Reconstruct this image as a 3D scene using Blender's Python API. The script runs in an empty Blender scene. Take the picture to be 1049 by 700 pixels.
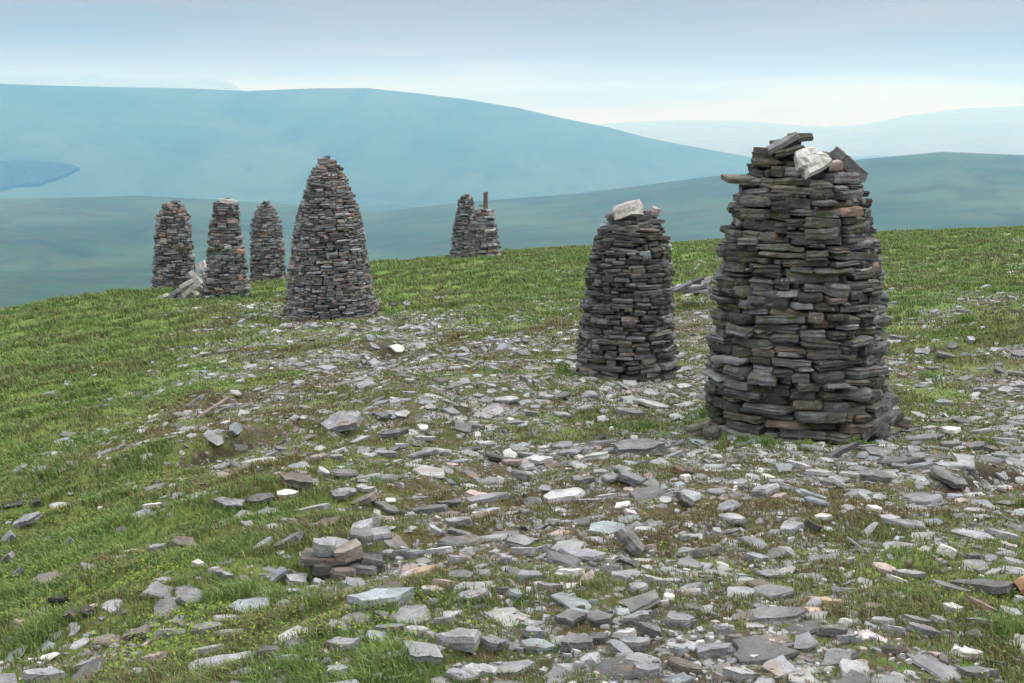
import bpy, math
import numpy as np
from math import radians, pi, sin, cos

# ------------------------------------------------------------------ camera, sky, sun, exposure
sc = bpy.context.scene
COL = sc.collection
W0, H0 = 1049.0, 700.0
LENS = 40.0
F = W0 * LENS / 36.0
HZ = 120.0                                   # image row of the eye level
EYE = 1.7
TH = math.atan((H0 / 2 - HZ) / F)            # camera pitch (down)

cam = bpy.data.cameras.new('camera')
cam.lens = LENS; cam.sensor_width = 36.0
cam.clip_start = 0.05; cam.clip_end = 60000
camo = bpy.data.objects.new('camera', cam); COL.objects.link(camo)
camo.location = (0, 0, EYE); camo.rotation_euler = (pi / 2 - TH, 0, 0)
sc.camera = camo

SUN_EL, SUN_AZ = radians(48), radians(70)    # azimuth clockwise from +Y (view direction)
world = bpy.data.worlds.new('World'); sc.world = world
world.use_nodes = True
wn, wl = world.node_tree.nodes, world.node_tree.links
wn.clear()
def N(nodes, t, **kw):
    n = nodes.new(t)
    for k, v in kw.items(): setattr(n, k, v)
    return n
out = N(wn, 'ShaderNodeOutputWorld'); bg = N(wn, 'ShaderNodeBackground')
bg.inputs['Strength'].default_value = 0.15
sky = N(wn, 'ShaderNodeTexSky', sky_type='NISHITA', sun_disc=False)
sky.sun_elevation = SUN_EL; sky.sun_rotation = SUN_AZ
sky.air_density = 1.0; sky.dust_density = 1.5; sky.ozone_density = 2.0; sky.altitude = 650
tc = N(wn, 'ShaderNodeTexCoord')
sep = N(wn, 'ShaderNodeSeparateXYZ'); wl.new(tc.outputs['Generated'], sep.inputs[0])
# cloud deck: horizontal streaks, seen nearly edge-on close to the horizon
mp = N(wn, 'ShaderNodeMapping'); mp.inputs['Scale'].default_value = (1.5, 1.5, 9.0)
wl.new(tc.outputs['Generated'], mp.inputs[0])
nz = N(wn, 'ShaderNodeTexNoise'); nz.inputs['Scale'].default_value = 1.7; nz.inputs['Detail'].default_value = 5
nz.inputs['Roughness'].default_value = 0.5
wl.new(mp.outputs[0], nz.inputs['Vector'])
add = N(wn, 'ShaderNodeMath', operation='MULTIPLY_ADD'); add.inputs[1].default_value = 0.085; add.inputs[2].default_value = -0.0425
wl.new(nz.outputs['Fac'], add.inputs[0])
sm = N(wn, 'ShaderNodeMath', operation='ADD'); wl.new(sep.outputs['Z'], sm.inputs[0]); wl.new(add.outputs[0], sm.inputs[1])
ramp = N(wn, 'ShaderNodeValToRGB')
cr = ramp.color_ramp
SKYSTOPS = [(0.0, (3.4, 3.0, 3.3)), (0.008, (3.3, 2.85, 3.1)), (0.022, (2.4, 2.05, 2.05)), (0.038, (1.50, 1.05, .50)), (0.072, (1.32, .86, .18)), (0.14, (1.45, .98, .40)), (0.24, (3.2, 3.3, 3.5)), (0.45, (8.6, 8.8, 9.3)), (1.0, (12.5, 12.6, 13.0))]
SKM = 13.5
while len(cr.elements) < len(SKYSTOPS): cr.elements.new(0.5)
for e, (p, c) in zip(cr.elements, SKYSTOPS): e.position = p; e.color = (c[0] / SKM, c[1] / SKM, c[2] / SKM, 1)
wl.new(sm.outputs[0], ramp.inputs[0])
mul = N(wn, 'ShaderNodeMix', data_type='RGBA', blend_type='MULTIPLY'); mul.inputs['Factor'].default_value = 1
wl.new(ramp.outputs[0], mul.inputs['A']); mul.inputs['B'].default_value = (SKM, SKM, SKM, 1)
# fine brightness variation of the cloud deck
nz2 = N(wn, 'ShaderNodeTexNoise'); nz2.inputs['Scale'].default_value = 2.3; nz2.inputs['Detail'].default_value = 6
mp2 = N(wn, 'ShaderNodeMapping'); mp2.inputs['Scale'].default_value = (.9, .9, 11.0)
wl.new(tc.outputs['Generated'], mp2.inputs[0]); wl.new(mp2.outputs[0], nz2.inputs['Vector'])
mr = N(wn, 'ShaderNodeMapRange'); mr.inputs['From Min'].default_value = 0.3; mr.inputs['From Max'].default_value = 0.7
mr.inputs['To Min'].default_value = 0.62; mr.inputs['To Max'].default_value = 1.35
wl.new(nz2.outputs['Fac'], mr.inputs['Value'])
mul2 = N(wn, 'ShaderNodeVectorMath', operation='SCALE')
wl.new(mul.outputs['Result'], mul2.inputs[0]); wl.new(mr.outputs[0], mul2.inputs['Scale'])
mixw = N(wn, 'ShaderNodeMix', data_type='RGBA'); mixw.inputs['Factor'].default_value = 0.95
wl.new(sky.outputs[0], mixw.inputs['A']); wl.new(mul2.outputs[0], mixw.inputs['B'])
wl.new(mixw.outputs['Result'], bg.inputs['Color']); wl.new(bg.outputs[0], out.inputs['Surface'])

sl = bpy.data.lights.new('sun', 'SUN'); sl.energy = 1.3; sl.angle = radians(16); sl.color = (1.0, 0.96, 0.90)
so = bpy.data.objects.new('sun', sl); COL.objects.link(so)
so.rotation_euler = (pi / 2 - SUN_EL, 0, -SUN_AZ + pi)   # shines from azimuth SUN_AZ
sc.view_settings.view_transform = 'Standard'; sc.view_settings.look = 'None'
sc.view_settings.gamma = 1; sc.view_settings.use_curve_mapping = False
sc.view_settings.exposure = 0.76
sc.render.engine = 'CYCLES'
sc.cycles.use_denoising = True
sc.cycles.max_bounces = 5; sc.cycles.diffuse_bounces = 3; sc.cycles.volume_bounces = 0
sc.cycles.use_adaptive_sampling = True; sc.cycles.adaptive_threshold = 0.015

# ------------------------------------------------------------------ numeric helpers
rng = np.random.default_rng(11)
def at(px, py, Y):
    cx = (px - W0 / 2) / F; cy = (H0 / 2 - py) / F
    d = np.array([cx, cos(TH) + cy * sin(TH), -sin(TH) + cy * cos(TH)])
    return np.array([0, 0, EYE]) + d * (Y / d[1])
def project(x, y, z):
    z = z - EYE
    dep = y * cos(TH) - z * sin(TH); up = y * sin(TH) + z * cos(TH)
    dep = np.where(dep > 0.01, dep, 0.01)
    return W0 / 2 + F * x / dep, H0 / 2 - F * up / dep, dep
def _hash(i, j, s):
    h = (i.astype(np.int64) * 374761393 + j.astype(np.int64) * 668265263 + s * 1442695041) & 0xffffffff
    h = ((h ^ (h >> 13)) * 1274126177) & 0xffffffff
    return ((h ^ (h >> 16)) & 0xffffff) / float(0xffffff)
def vnoise(x, y, s=0):
    x = np.asarray(x, float); y = np.asarray(y, float)
    i = np.floor(x).astype(np.int64); j = np.floor(y).astype(np.int64)
    u = x - i; v = y - j; u = u * u * u * (u * (6 * u - 15) + 10); v = v * v * v * (v * (6 * v - 15) + 10)
    a = _hash(i, j, s); b = _hash(i + 1, j, s); c = _hash(i, j + 1, s); d = _hash(i + 1, j + 1, s)
    return (a * (1 - u) + b * u) * (1 - v) + (c * (1 - u) + d * u) * v
def fbm(x, y, s=0, o=4, g=0.5):
    r = 0; a = 1; t = 0; c, sn = cos(0.7), sin(0.7)
    for k in range(o):
        r = r + a * vnoise(x, y, s + k * 17); t += a; a *= g
        x, y = (x * c - y * sn) * 2.03 + 5.1, (x * sn + y * c) * 2.03 - 3.7
    return r / t                                # 0..1, mean .5
def sstep(a, b, x):
    t = np.clip((x - a) / (b - a), 0, 1); return t * t * (3 - 2 * t)

# ------------------------------------------------------------------ terrain
CP = []
def cp(px, py, Y): CP.append(at(px, py, Y))
for a in [(0,720,3.7),(0,600,5.8),(0,500,9.3),(0,400,17),(0,350,24.5),(0,324,30.5),(-250,700,5.2),(-250,520,11.5),(-250,430,22),(150,450,10.8),
          (300,720,3.3),(300,600,4.7),(300,500,7.0),(300,400,12.5),(340,328,24.6),(232,307,31.5),(178,299,36),(275,290,39.5),(385,272,46),
          (120,303,36),(60,312,32),
          (520,720,3.2),(520,600,4.6),(520,500,7.0),(520,430,10.6),(640,390,14),(600,320,24),(600,275,38),(476,266,44.5),(495,266,42),(600,255,50),
          (820,446,9.8),(820,720,3.2),(820,600,4.7),(820,500,7.4),(800,360,16),(880,300,26),(880,265,37),(880,243,50),
          (1049,720,3.3),(1049,600,4.9),(1049,500,7.6),(1049,400,12.3),(1049,300,23),(1049,255,37),(1049,232,50),(1300,600,5.2),(1300,400,12.6),(1300,260,32),(1300,226,50)]:
    cp(*a)
for x, y, z in [(0,0,0.0),(-6,0,-0.7),(6,0,0.25),(0,-8,0.35),(-14,-8,-1.9),(14,-8,0.9),(-30,20,-5.2),(-26,40,-7.2),(0,75,-8.6),(30,75,-6.2),(-25,65,-9.5),(55,50,-3.4),(45,20,-0.6)]:
    CP.append(np.array([x, y, z], float))
CP = np.array(CP)
def _tps(r2): return np.where(r2 > 1e-9, 0.5 * r2 * np.log(np.maximum(r2, 1e-12)), 0)
_P = CP[:, :2] / 10.0; _n = len(_P)
_K = _tps(((_P[:, None] - _P[None]) ** 2).sum(-1)) + np.eye(_n) * 0.012
_A = np.zeros((_n + 3, _n + 3)); _A[:_n, :_n] = _K; _A[:_n, _n] = 1; _A[:_n, _n + 1:] = _P; _A[_n:, :_n] = _A[:_n, _n:].T
_Wt = np.linalg.solve(_A, np.concatenate([CP[:, 2], np.zeros(3)]))
def tps(x, y):
    x = x / 10.0; y = y / 10.0; r = _Wt[_n] + _Wt[_n + 1] * x + _Wt[_n + 2] * y
    for k in range(_n): r = r + _Wt[k] * _tps((x - _P[k, 0]) ** 2 + (y - _P[k, 1]) ** 2)
    return r

# eroded banks: (px0,py0,px1,py1 at guessed depth) -> world segments, height, half width
SCARS = []
def near_pt(px, py):
    lo, hi = 1.5, 75.0
    Ys = np.geomspace(lo, hi, 700); d = at(px, py, 1.0) - np.array([0, 0, EYE])
    z = EYE + d[2] * Ys; x = d[0] * Ys; g = tps(x, Ys)
    k = np.argmax(z < g)
    if z[k] >= g[k]: return None
    return x[k], Ys[k]
for (a, b, c, d, hgt, wd) in [(48,622,112,608,.10,.10),(0,548,40,515,.10,.12),(170,470,240,446,.14,.22),(205,418,250,398,.12,.2),(300,496,352,486,.07,.12),
                              (325,372,400,352,.16,.3),(920,500,1049,478,.10,.14),(925,362,985,352,.14,.25),(1000,350,1049,338,.12,.25),(640,524,700,516,.05,.08),
                              (900,598,960,588,.05,.08),(520,505,560,498,.06,.08),(690,548,770,540,.05,.07),(0,440,30,428,.1,.2),(255,380,300,372,.1,.2)]:
    p, q = near_pt(a, b), near_pt(c, d)
    if p and q: SCARS.append((p, q, hgt, wd))
def scar_fields(x, y):
    dz = np.zeros_like(x); m = np.zeros_like(x)
    for (p, q, h, w) in SCARS:
        ex, ey = q[0] - p[0], q[1] - p[1]; L = math.hypot(ex, ey); ux, uy = ex / L, ey / L
        s = (x - p[0]) * ux + (y - p[1]) * uy; n = -(x - p[0]) * uy + (y - p[1]) * ux   # n>0 uphill/away
        n = n + (vnoise(x * 2.2 / (w * 8), y * 2.2 / (w * 8), 5) - .5) * w * 2.5
        end = sstep(-w * 2, w, s) * (1 - sstep(L - w, L + w * 2, s))
        prof = -np.exp(-((n + w * 1.6) / (w * 1.5)) ** 2) * (1 - sstep(-w * .25, w * .1, n)) + .25 * np.exp(-((n - w * .9) / w) ** 2)
        dz += prof * h * end
        m = np.maximum(m, .58 * end * np.exp(-((n + w * .5) / (w * .7)) ** 2))
    return dz, m
VALY = -250.0
R1 = 2700.0
R1T = [(-400, 200), (0, 195), (150, 194), (300, 205), (390, 213), (460, 206), (590, 196), (720, 178), (800, 171), (880, 160), (960, 152), (1049, 154), (1500, 170)]
def fy2z(y, r): return EYE + (HZ - y) / F * r
def far_z(px, r, x, y):
    rid = fy2z(np.interp(px, *zip(*R1T)), R1)
    lr = np.log(np.maximum(r, 1)); out_ = np.zeros_like(r)
    knots = np.log([50, 90, 400, 900, 1600, R1, R1 * 1.25, 25000])
    vals = [-8 * np.ones_like(rid), -22 + 0 * rid, -96 + 0 * rid, -165 + 0 * rid, np.minimum(-188, rid - 8) + 0 * rid, rid, rid - 110, -420 + 0 * rid]
    for k in range(len(knots) - 1):
        t = np.clip((lr - knots[k]) / (knots[k + 1] - knots[k]), 0, 1)
        if k in (4,): t = sstep(0, 1, t) * .5 + t * .5
        sel = (lr >= knots[k]) & ((lr < knots[k + 1]) | (k == len(knots) - 2))
        out_ = np.where(sel, vals[k] * (1 - t) + vals[k + 1] * t, out_)
    n = (fbm(x / 420, y / 420, 31, 5) - .5) * 34 + (fbm(x / 110, y / 110, 41, 4) - .5) * 9
    return out_ + n * sstep(150, 900, r) * (1 - .82 * np.exp(-((r - R1) / 500) ** 2))
def ground_z(x, y):
    x = np.asarray(x, float); y = np.asarray(y, float); shp = np.broadcast(x, y).shape
    x = np.broadcast_to(x, shp).astype(float).ravel(); y = np.broadcast_to(y, shp).astype(float).ravel()
    r = np.hypot(x, y); z = np.zeros_like(r)
    nr = r < 130
    if nr.any():
        xn, yn = x[nr], y[nr]; k = np.minimum(1, 110 / np.maximum(r[nr], 1e-6))
        zz = tps(xn * k, yn * k)
        amp = sstep(0, 14, r[nr]) * .6 + .4
        zz = zz + (fbm(xn / 3.1, yn / 3.1, 3, 4) - .5) * .34 * amp + (fbm(xn / .55, yn / .55, 9, 4) - .5) * .085 + (fbm(xn / .16, yn / .16, 19, 3) - .5) * .03
        dz, _ = scar_fields(xn, yn)
        uu = (xn * .70 + yn * .71); vv = (-xn * .71 + yn * .70)
        tr_ = fbm(uu / 2.4, vv / .62 + .5 * fbm(xn / 1.5, yn / 1.5, 141, 2), 151, 3)
        wl_ = (1 - sstep(-1.5, 3.0, xn + .0 * yn)) * .75 + .25
        zz = zz + (sstep(.42, .60, tr_) - .5) * .10 * wl_ * sstep(2, 5, np.hypot(xn, yn))
        z[nr] = zz + dz
    fr = r > 45
    if fr.any():
        xf, yf = x[fr], y[fr]; az = np.arctan2(xf, yf); px = W0 / 2 + F * np.tan(np.clip(az, -1.2, 1.2)) / 1.0
        zf = far_z(px, r[fr], xf, yf)
        front = sstep(-.3, .3, cos(0) * yf / r[fr])
        zf = np.where(True, zf * front + (-0.08 * (r[fr] - 40)).clip(-400, 0) * (1 - front), zf)
        t = sstep(52, 120, r[fr]) ; z[fr] = z[fr] * (1 - t) + np.minimum(zf, 0) * t if False else z[fr] * (1 - t) + zf * t
    return z.reshape(shp)
def gz(x, y): return float(ground_z(np.array([x]), np.array([y]))[0])
def gnormal(x, y, e=0.12):
    a = ground_z(np.array([x - e, x + e, x, x]), np.array([y, y, y - e, y + e]))
    n = np.array([-(a[1] - a[0]) / (2 * e), -(a[3] - a[2]) / (2 * e), 1.0]); return n / np.linalg.norm(n)
def ground_hit(px, py):
    d = at(px, py, 1.0) - np.array([0, 0, EYE]); Ys = np.geomspace(1.8, 75, 900)
    x = d[0] * Ys; z = EYE + d[2] * Ys; g = ground_z(x, Ys); k = int(np.argmax(z < g))
    if z[k] >= g[k]: return None
    return x[k], Ys[k], g[k]

# density tables laid over the fell (columns left to right, rows from the crest to the camera)
CX = [0, 130, 260, 390, 520, 650, 780, 910, 1049]
CY = [240, 270, 300, 330, 360, 400, 440, 480, 520, 560, 600, 640, 680, 720]
ST = np.array([[0,0,0,0,0,.05,.1,.1,.1],[0,0,0,0,.03,.1,.3,.2,.25],[0,0,.15,.08,.08,.4,.5,.25,.4],[0,.05,.75,.7,.35,.6,.7,.35,.5],[0,.12,.7,.55,.45,.6,.7,.5,.6],
  [.02,.2,.5,.4,.6,.8,.5,.5,.6],[.08,.32,.55,.45,.5,.55,.25,.45,.65],[.15,.12,.3,.4,.6,.75,.8,.8,.85],[.25,.15,.25,.5,.7,.8,.85,.8,.8],[.22,.15,.35,.65,.85,.85,.8,.7,.6],
  [.12,.1,.35,.65,.75,.7,.75,.5,.45],[.15,.25,.4,.6,.85,.8,.7,.65,.6],[.4,.5,.5,.45,.8,.85,.8,.8,.55],[.4,.5,.3,.2,.7,.8,.8,.7,.5]])
ST[CY.index(400):CY.index(560), 1:5] += .13; ST[CY.index(330):CY.index(480), 3:] = np.clip(ST[CY.index(330):CY.index(480), 3:] + .13, 0, 1); ST[CY.index(600):] *= .82; ST[CY.index(520):CY.index(600)] *= .92
GR = np.array([[1,1,1,1,1,1,1,1,1],[1,1,1,1,1,.9,.8,.9,.9],[1,1,.95,.9,.9,.6,.6,.85,.8],[1,1,.6,.5,.6,.4,.5,.75,.6],[1,.95,.5,.35,.4,.5,.5,.7,.6],
  [.95,.85,.35,.3,.4,.4,.6,.7,.5],[.85,.6,.2,.3,.45,.6,.75,.5,.4],[.7,.5,.35,.3,.4,.35,.3,.35,.3],[.55,.45,.4,.3,.3,.25,.25,.3,.4],[.45,.45,.45,.35,.3,.3,.4,.5,.45],
  [.35,.4,.4,.45,.3,.4,.5,.5,.4],[.4,.5,.45,.5,.3,.35,.4,.45,.6],[.4,.4,.6,.8,.4,.4,.5,.5,.6],[.5,.5,.9,1,.5,.4,.5,.5,.7]])
def lut(T, px, py):
    u = np.interp(px, CX, np.arange(len(CX))); v = np.interp(py, CY, np.arange(len(CY)))
    i = np.clip(np.floor(u).astype(int), 0, len(CX) - 2); j = np.clip(np.floor(v).astype(int), 0, len(CY) - 2); a = u - i; b = v - j
    return (T[j, i] * (1 - a) + T[j, i + 1] * a) * (1 - b) + (T[j + 1, i] * (1 - a) + T[j + 1, i + 1] * a) * b
def fields(x, y, z):
    px, py, dep = project(x, y, z)
    near = 1 - sstep(48, 70, np.hypot(x, y))
    n = .5 * fbm(x / 1.5, y / 1.5, 61, 4) + .5 * fbm((x * .8 + y * .6) / 2.6, (-x * .6 + y * .8) / .55, 93, 3)
    st = np.clip(lut(ST, px, py) + (n - .5) * 1.3 * np.minimum(1, lut(ST, px, py) * 3), 0, 1) * near
    g = np.clip(lut(GR, px, py) + (fbm(x / 2.3, y / 2.3, 71, 4) - .5) * .9, 0, 1)
    return st, g, px, py

# ------------------------------------------------------------------ mesh helpers
def mesh_obj(name, V, faces, mat, parent=None, loc=None, tone=None, smooth=False, extra=None):
    """faces: list of index lists, or (loop_verts, loop_totals) arrays"""
    me = bpy.data.meshes.new(name)
    V = np.asarray(V, np.float32)
    if isinstance(faces, tuple): lv, lt = faces
    else:
        lt = np.array([len(f) for f in faces], np.int32); lv = np.concatenate([np.asarray(f, np.int32) for f in faces])
    me.vertices.add(len(V)); me.vertices.foreach_set('co', V.ravel())
    me.loops.add(len(lv)); me.loops.foreach_set('vertex_index', lv.astype(np.int32))
    me.polygons.add(len(lt)); ls = np.zeros(len(lt), np.int32); ls[1:] = np.cumsum(lt)[:-1]
    me.polygons.foreach_set('loop_start', ls); me.polygons.foreach_set('loop_total', lt.astype(np.int32))
    me.polygons.foreach_set('use_smooth', np.full(len(lt), smooth))
    me.update(calc_edges=True)
    if tone is not None:
        a = me.color_attributes.new('tone', 'FLOAT_COLOR', 'POINT')
        t = np.ones((len(V), 4), np.float32); t[:, :tone.shape[1]] = tone; a.data.foreach_set('color', t.ravel())
    if extra is not None:
        a = me.color_attributes.new('mask', 'FLOAT_COLOR', 'POINT')
        a.data.foreach_set('color', np.asarray(extra, np.float32).ravel())
    me.materials.append(mat)
    o = bpy.data.objects.new(name, me); COL.objects.link(o)
    if parent is not None: o.parent = parent
    if loc is not None: o.location = [float(v) for v in loc]
    return o
def tag(o, label=None, cat=None, group=None, kind=None):
    if label: o['label'] = label
    if cat: o['category'] = cat
    if group: o['group'] = group
    if kind: o['kind'] = kind
    return o

# ------------------------------------------------------------------ materials
class MB:
    def __init__(s, name):
        s.m = bpy.data.materials.new(name); s.m.use_nodes = True; s.n = s.m.node_tree.nodes; s.l = s.m.node_tree.links
        s.b = s.n['Principled BSDF']; s.b.inputs['Specular IOR Level'].default_value = 0.25; s.b.inputs['Roughness'].default_value = .85
    def node(s, t, **kw): return N(s.n, t, **kw)
    def noise(s, vec, scale, det=4, rough=.55, dist=0):
        n = s.node('ShaderNodeTexNoise'); n.inputs['Scale'].default_value = scale; n.inputs['Detail'].default_value = det
        n.inputs['Roughness'].default_value = rough; n.inputs['Distortion'].default_value = dist; s.l.new(vec, n.inputs['Vector']); return n.outputs['Fac']
    def rng(s, v, a, b, c=0, d=1):
        n = s.node('ShaderNodeMapRange'); s.l.new(v, n.inputs['Value'])
        for k, x in zip(('From Min', 'From Max', 'To Min', 'To Max'), (a, b, c, d)): n.inputs[k].default_value = x
        return n.outputs[0]
    def mix(s, f, a, b, bt='MIX'):
        n = s.node('ShaderNodeMix', data_type='RGBA', blend_type=bt)
        for v, k in ((f, 'Factor'), (a, 'A'), (b, 'B')):
            if isinstance(v, (int, float)): n.inputs[k].default_value = v
            elif isinstance(v, tuple): n.inputs[k].default_value = (*v, 1)
            else: s.l.new(v, n.inputs[k])
        return n.outputs['Result']
    def math(s, op, a, b=None):
        n = s.node('ShaderNodeMath', operation=op)
        for i, v in enumerate((a, b)):
            if v is None: continue
            if isinstance(v, (int, float)): n.inputs[i].default_value = v
            else: s.l.new(v, n.inputs[i])
        return n.outputs[0]
    def bump(s, h, st, d, prev=None):
        n = s.node('ShaderNodeBump'); n.inputs['Strength'].default_value = st; n.inputs['Distance'].default_value = d
        s.l.new(h, n.inputs['Height'])
        if prev is not None: s.l.new(prev, n.inputs['Normal'])
        return n.outputs[0]
    def map(s, vec, scale):
        n = s.node('ShaderNodeMapping'); n.inputs['Scale'].default_value = scale; s.l.new(vec, n.inputs[0]); return n.outputs[0]

def stone_material(name, lichen=.5, moss=.5, contrast=1.0):
    m = MB(name)
    tcn = m.node('ShaderNodeTexCoord'); oi = m.node('ShaderNodeObjectInfo')
    off = m.node('ShaderNodeVectorMath', operation='MULTIPLY_ADD')
    cmb = m.node('ShaderNodeCombineXYZ')
    for k in range(3): m.l.new(oi.outputs['Random'], cmb.inputs[k])
    m.l.new(cmb.outputs[0], off.inputs[0]); off.inputs[1].default_value = (37, 53, 71); m.l.new(tcn.outputs['Object'], off.inputs[2])
    v = off.outputs[0]
    att = m.node('ShaderNodeAttribute', attribute_name='tone'); base = att.outputs['Color']
    big = m.noise(v, 9, 5, .6); fine = m.noise(v, 60, 5, .65); grain = m.noise(v, 260, 3, .7)
    base = m.mix(m.rng(big, .38, .62, 0, .9), base, m.mix(1.0, base, (.55, .54, .54), 'MULTIPLY'))
    base = m.mix(m.rng(fine, .35, .68, 0, .55 * contrast), base, m.mix(1.0, base, (1.55, 1.55, 1.58), 'MULTIPLY'))
    base = m.mix(m.rng(grain, .35, .7, 0, .45), base, m.mix(1.0, base, (.55, .53, .50), 'MULTIPLY'))
    # laminations: thin bands across the slate's thickness
    lam = m.noise(m.map(v, (14, 14, 120)), 1.0, 4, .65, .6)
    geo = m.node('ShaderNodeNewGeometry'); sp = m.node('ShaderNodeSeparateXYZ'); m.l.new(geo.outputs['Normal'], sp.inputs[0])
    side = m.rng(m.math('ABSOLUTE', sp.outputs['Z']), .75, .35, 0, 1)
    base = m.mix(m.math('MULTIPLY', m.rng(lam, .45, .6, .0, .38), side), base, m.mix(1.0, base, (.45, .43, .42), 'MULTIPLY'))
    # rusty seams, lichen crusts, moss
    rust = m.noise(v, 4.5, 3, .5, .5)
    base = m.mix(m.rng(rust, .62, .74, 0, .45), base, (.25, .16, .09))
    lic = m.noise(v, 28, 6, .7)
    base = m.mix(m.rng(lic, .60, .68, 0, lichen), base, (.42, .44, .40))
    mo = m.noise(v, 11, 5, .65)
    mossf = m.math('MULTIPLY', m.rng(mo, .50, .64, 0, moss), m.rng(att.outputs['Alpha'], 0, 1, 0, 1))
    base = m.mix(mossf, base, (.065, .080, .022))
    m.l.new(base, m.b.inputs['Base Color'])
    m.l.new(m.rng(fine, .3, .7, .62, .95), m.b.inputs['Roughness'])
    nb = m.bump(big, .8, .03); nb = m.bump(m.noise(v, 26, 4, .6), .7, .012, nb); nb = m.bump(fine, .7, .006, nb); nb = m.bump(m.math('MULTIPLY', lam, side), .5, .008, nb); nb = m.bump(grain, .5, .0015, nb)
    m.l.new(nb, m.b.inputs['Normal'])
    return m.m
M_CAIRN = stone_material('weathered_slate', .5, .9, .8)
M_LOOSE = stone_material('scattered_slate', .4, .5, 1.0)

def ground_material():
    m = MB('moor_ground')
    tcn = m.node('ShaderNodeTexCoord'); v = tcn.outputs['Object']
    att = m.node('ShaderNodeAttribute', attribute_name='mask'); sp = m.node('ShaderNodeSeparateColor'); m.l.new(att.outputs['Color'], sp.inputs[0])
    st, gr, pe, far = sp.outputs[0], sp.outputs[1], sp.outputs[2], att.outputs['Alpha']
    a = m.noise(v, 1.3, 6, .6); b = m.noise(v, 9, 6, .65); c = m.noise(v, 55, 5, .7); d = m.noise(v, 240, 3, .7); e = m.noise(v, 3.3, 5, .6, .3)
    lush = m.mix(m.rng(b, .35, .65), (.088, .145, .036), (.150, .210, .058))
    lush = m.mix(m.rng(e, .48, .62, 0, .8), lush, (.150, .200, .045))
    dull = m.mix(m.rng(b, .35, .65), (.060, .062, .024), (.120, .098, .050))
    dull = m.mix(m.rng(e, .5, .66, 0, .75), dull, (.085, .105, .030))
    col = m.mix(m.rng(m.math('ADD', gr, m.rng(a, .3, .7, -.3, .3)), .25, .75), dull, lush)
    col = m.mix(m.rng(c, .4, .62, 0, .6), col, m.mix(1.0, col, (.38, .36, .34), 'MULTIPLY'))
    # bare soil and small chippings where stones lie thick
    vor = m.node('ShaderNodeTexVoronoi'); vor.inputs['Scale'].default_value = 42; m.l.new(v, vor.inputs['Vector'])
    vor2 = m.node('ShaderNodeTexVoronoi'); vor2.inputs['Scale'].default_value = 17; m.l.new(v, vor2.inputs['Vector'])
    chip = m.mix(m.rng(vor.outputs['Distance'], .1, .75), m.mix(.75, vor.outputs['Color'], (.24, .25, .27)), (.06, .052, .045))
    hsv = m.node('ShaderNodeHueSaturation'); hsv.inputs['Saturation'].default_value = .25; m.l.new(chip, hsv.inputs['Color']); chip = hsv.outputs[0]
    soil = m.mix(m.rng(b, .4, .6), (.050, .040, .028), (.085, .075, .042))
    grit = m.mix(m.rng(e, .44, .56), soil, chip)
    f = m.rng(m.math('ADD', m.math('MULTIPLY', st, 1.0), m.rng(b, .3, .7, -.42, .42)), .50, .78)
    col = m.mix(f, col, grit)
    peat = m.mix(m.rng(b, .35, .65), (.016, .013, .010), (.045, .036, .027))
    col = m.mix(m.rng(m.math('ADD', pe, m.rng(b, .3, .7, -.3, .3)), .3, .6), col, peat)
    # the moor far below: grass and heather in broad patches, dark peat gullies
    fa = m.noise(v, .0016, 7, .6, .4); fb = m.noise(v, .018, 6, .65)
    mp_ = m.node('ShaderNodeMapping'); mp_.inputs['Scale'].default_value = (.0032, .0060, .004); mp_.inputs['Rotation'].default_value = (0, 0, radians(14)); m.l.new(v, mp_.inputs[0])
    fc = m.noise(mp_.outputs[0], 1.0, 6, .55, .8)
    moor = m.mix(m.rng(fa, .40, .60), (.026, .056, .026), (.056, .092, .042))
    moor = m.mix(m.rng(fb, .45, .62, 0, .5), moor, (.060, .050, .030))
    gul = m.math('ABSOLUTE', m.math('SUBTRACT', fc, .5))
    moor = m.mix(m.rng(gul, .0, .05, .45, 0), moor, (.012, .014, .014))
    col = m.mix(far, col, moor)
    m.l.new(col, m.b.inputs['Base Color']); m.b.inputs['Roughness'].default_value = .95; m.b.inputs['Specular IOR Level'].default_value = .1
    nb = m.bump(b, .6, .05); nb = m.bump(c, .7, .015, nb); nb = m.bump(d, .6, .004, nb)
    m.l.new(nb, m.b.inputs['Normal']); return m.m
def blade_material(name, trans=.25):
    m = MB(name); att = m.node('ShaderNodeAttribute', attribute_name='tone')
    m.l.new(att.outputs['Color'], m.b.inputs['Base Color']); m.b.inputs['Roughness'].default_value = .7
    tr = m.node('ShaderNodeBsdfTranslucent'); m.l.new(att.outputs['Color'], tr.inputs['Color'])
    mx = m.node('ShaderNodeMixShader'); mx.inputs[0].default_value = trans
    m.l.new(m.b.outputs[0], mx.inputs[1]); m.l.new(tr.outputs[0], mx.inputs[2]); m.l.new(mx.outputs[0], m.n['Material Output'].inputs['Surface']); return m.m
def hill_material(name, c1, c2, c3):
    m = MB(name); tcn = m.node('ShaderNodeTexCoord'); v = tcn.outputs['Object']
    a = m.noise(v, .0016, 8, .68, .5); b = m.noise(m.map(v, (.0045, .0016, .006)), 1.0, 8, .68, .6); c = m.noise(v, .02, 5, .65)
    col = m.mix(m.rng(a, .38, .62), c1, c2); col = m.mix(m.rng(b, .5, .66, 0, .8), col, c3); col = m.mix(m.rng(c, .4, .7, 0, .35), col, (.03, .04, .02))
    m.l.new(col, m.b.inputs['Base Color']); m.b.inputs['Roughness'].default_value = 1; m.b.inputs['Specular IOR Level'].default_value = .05; return m.m
M_GROUND = ground_material(); M_BLADE = blade_material('grass_blade'); M_LEAF = blade_material('bilberry_leaf', .2)

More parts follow.
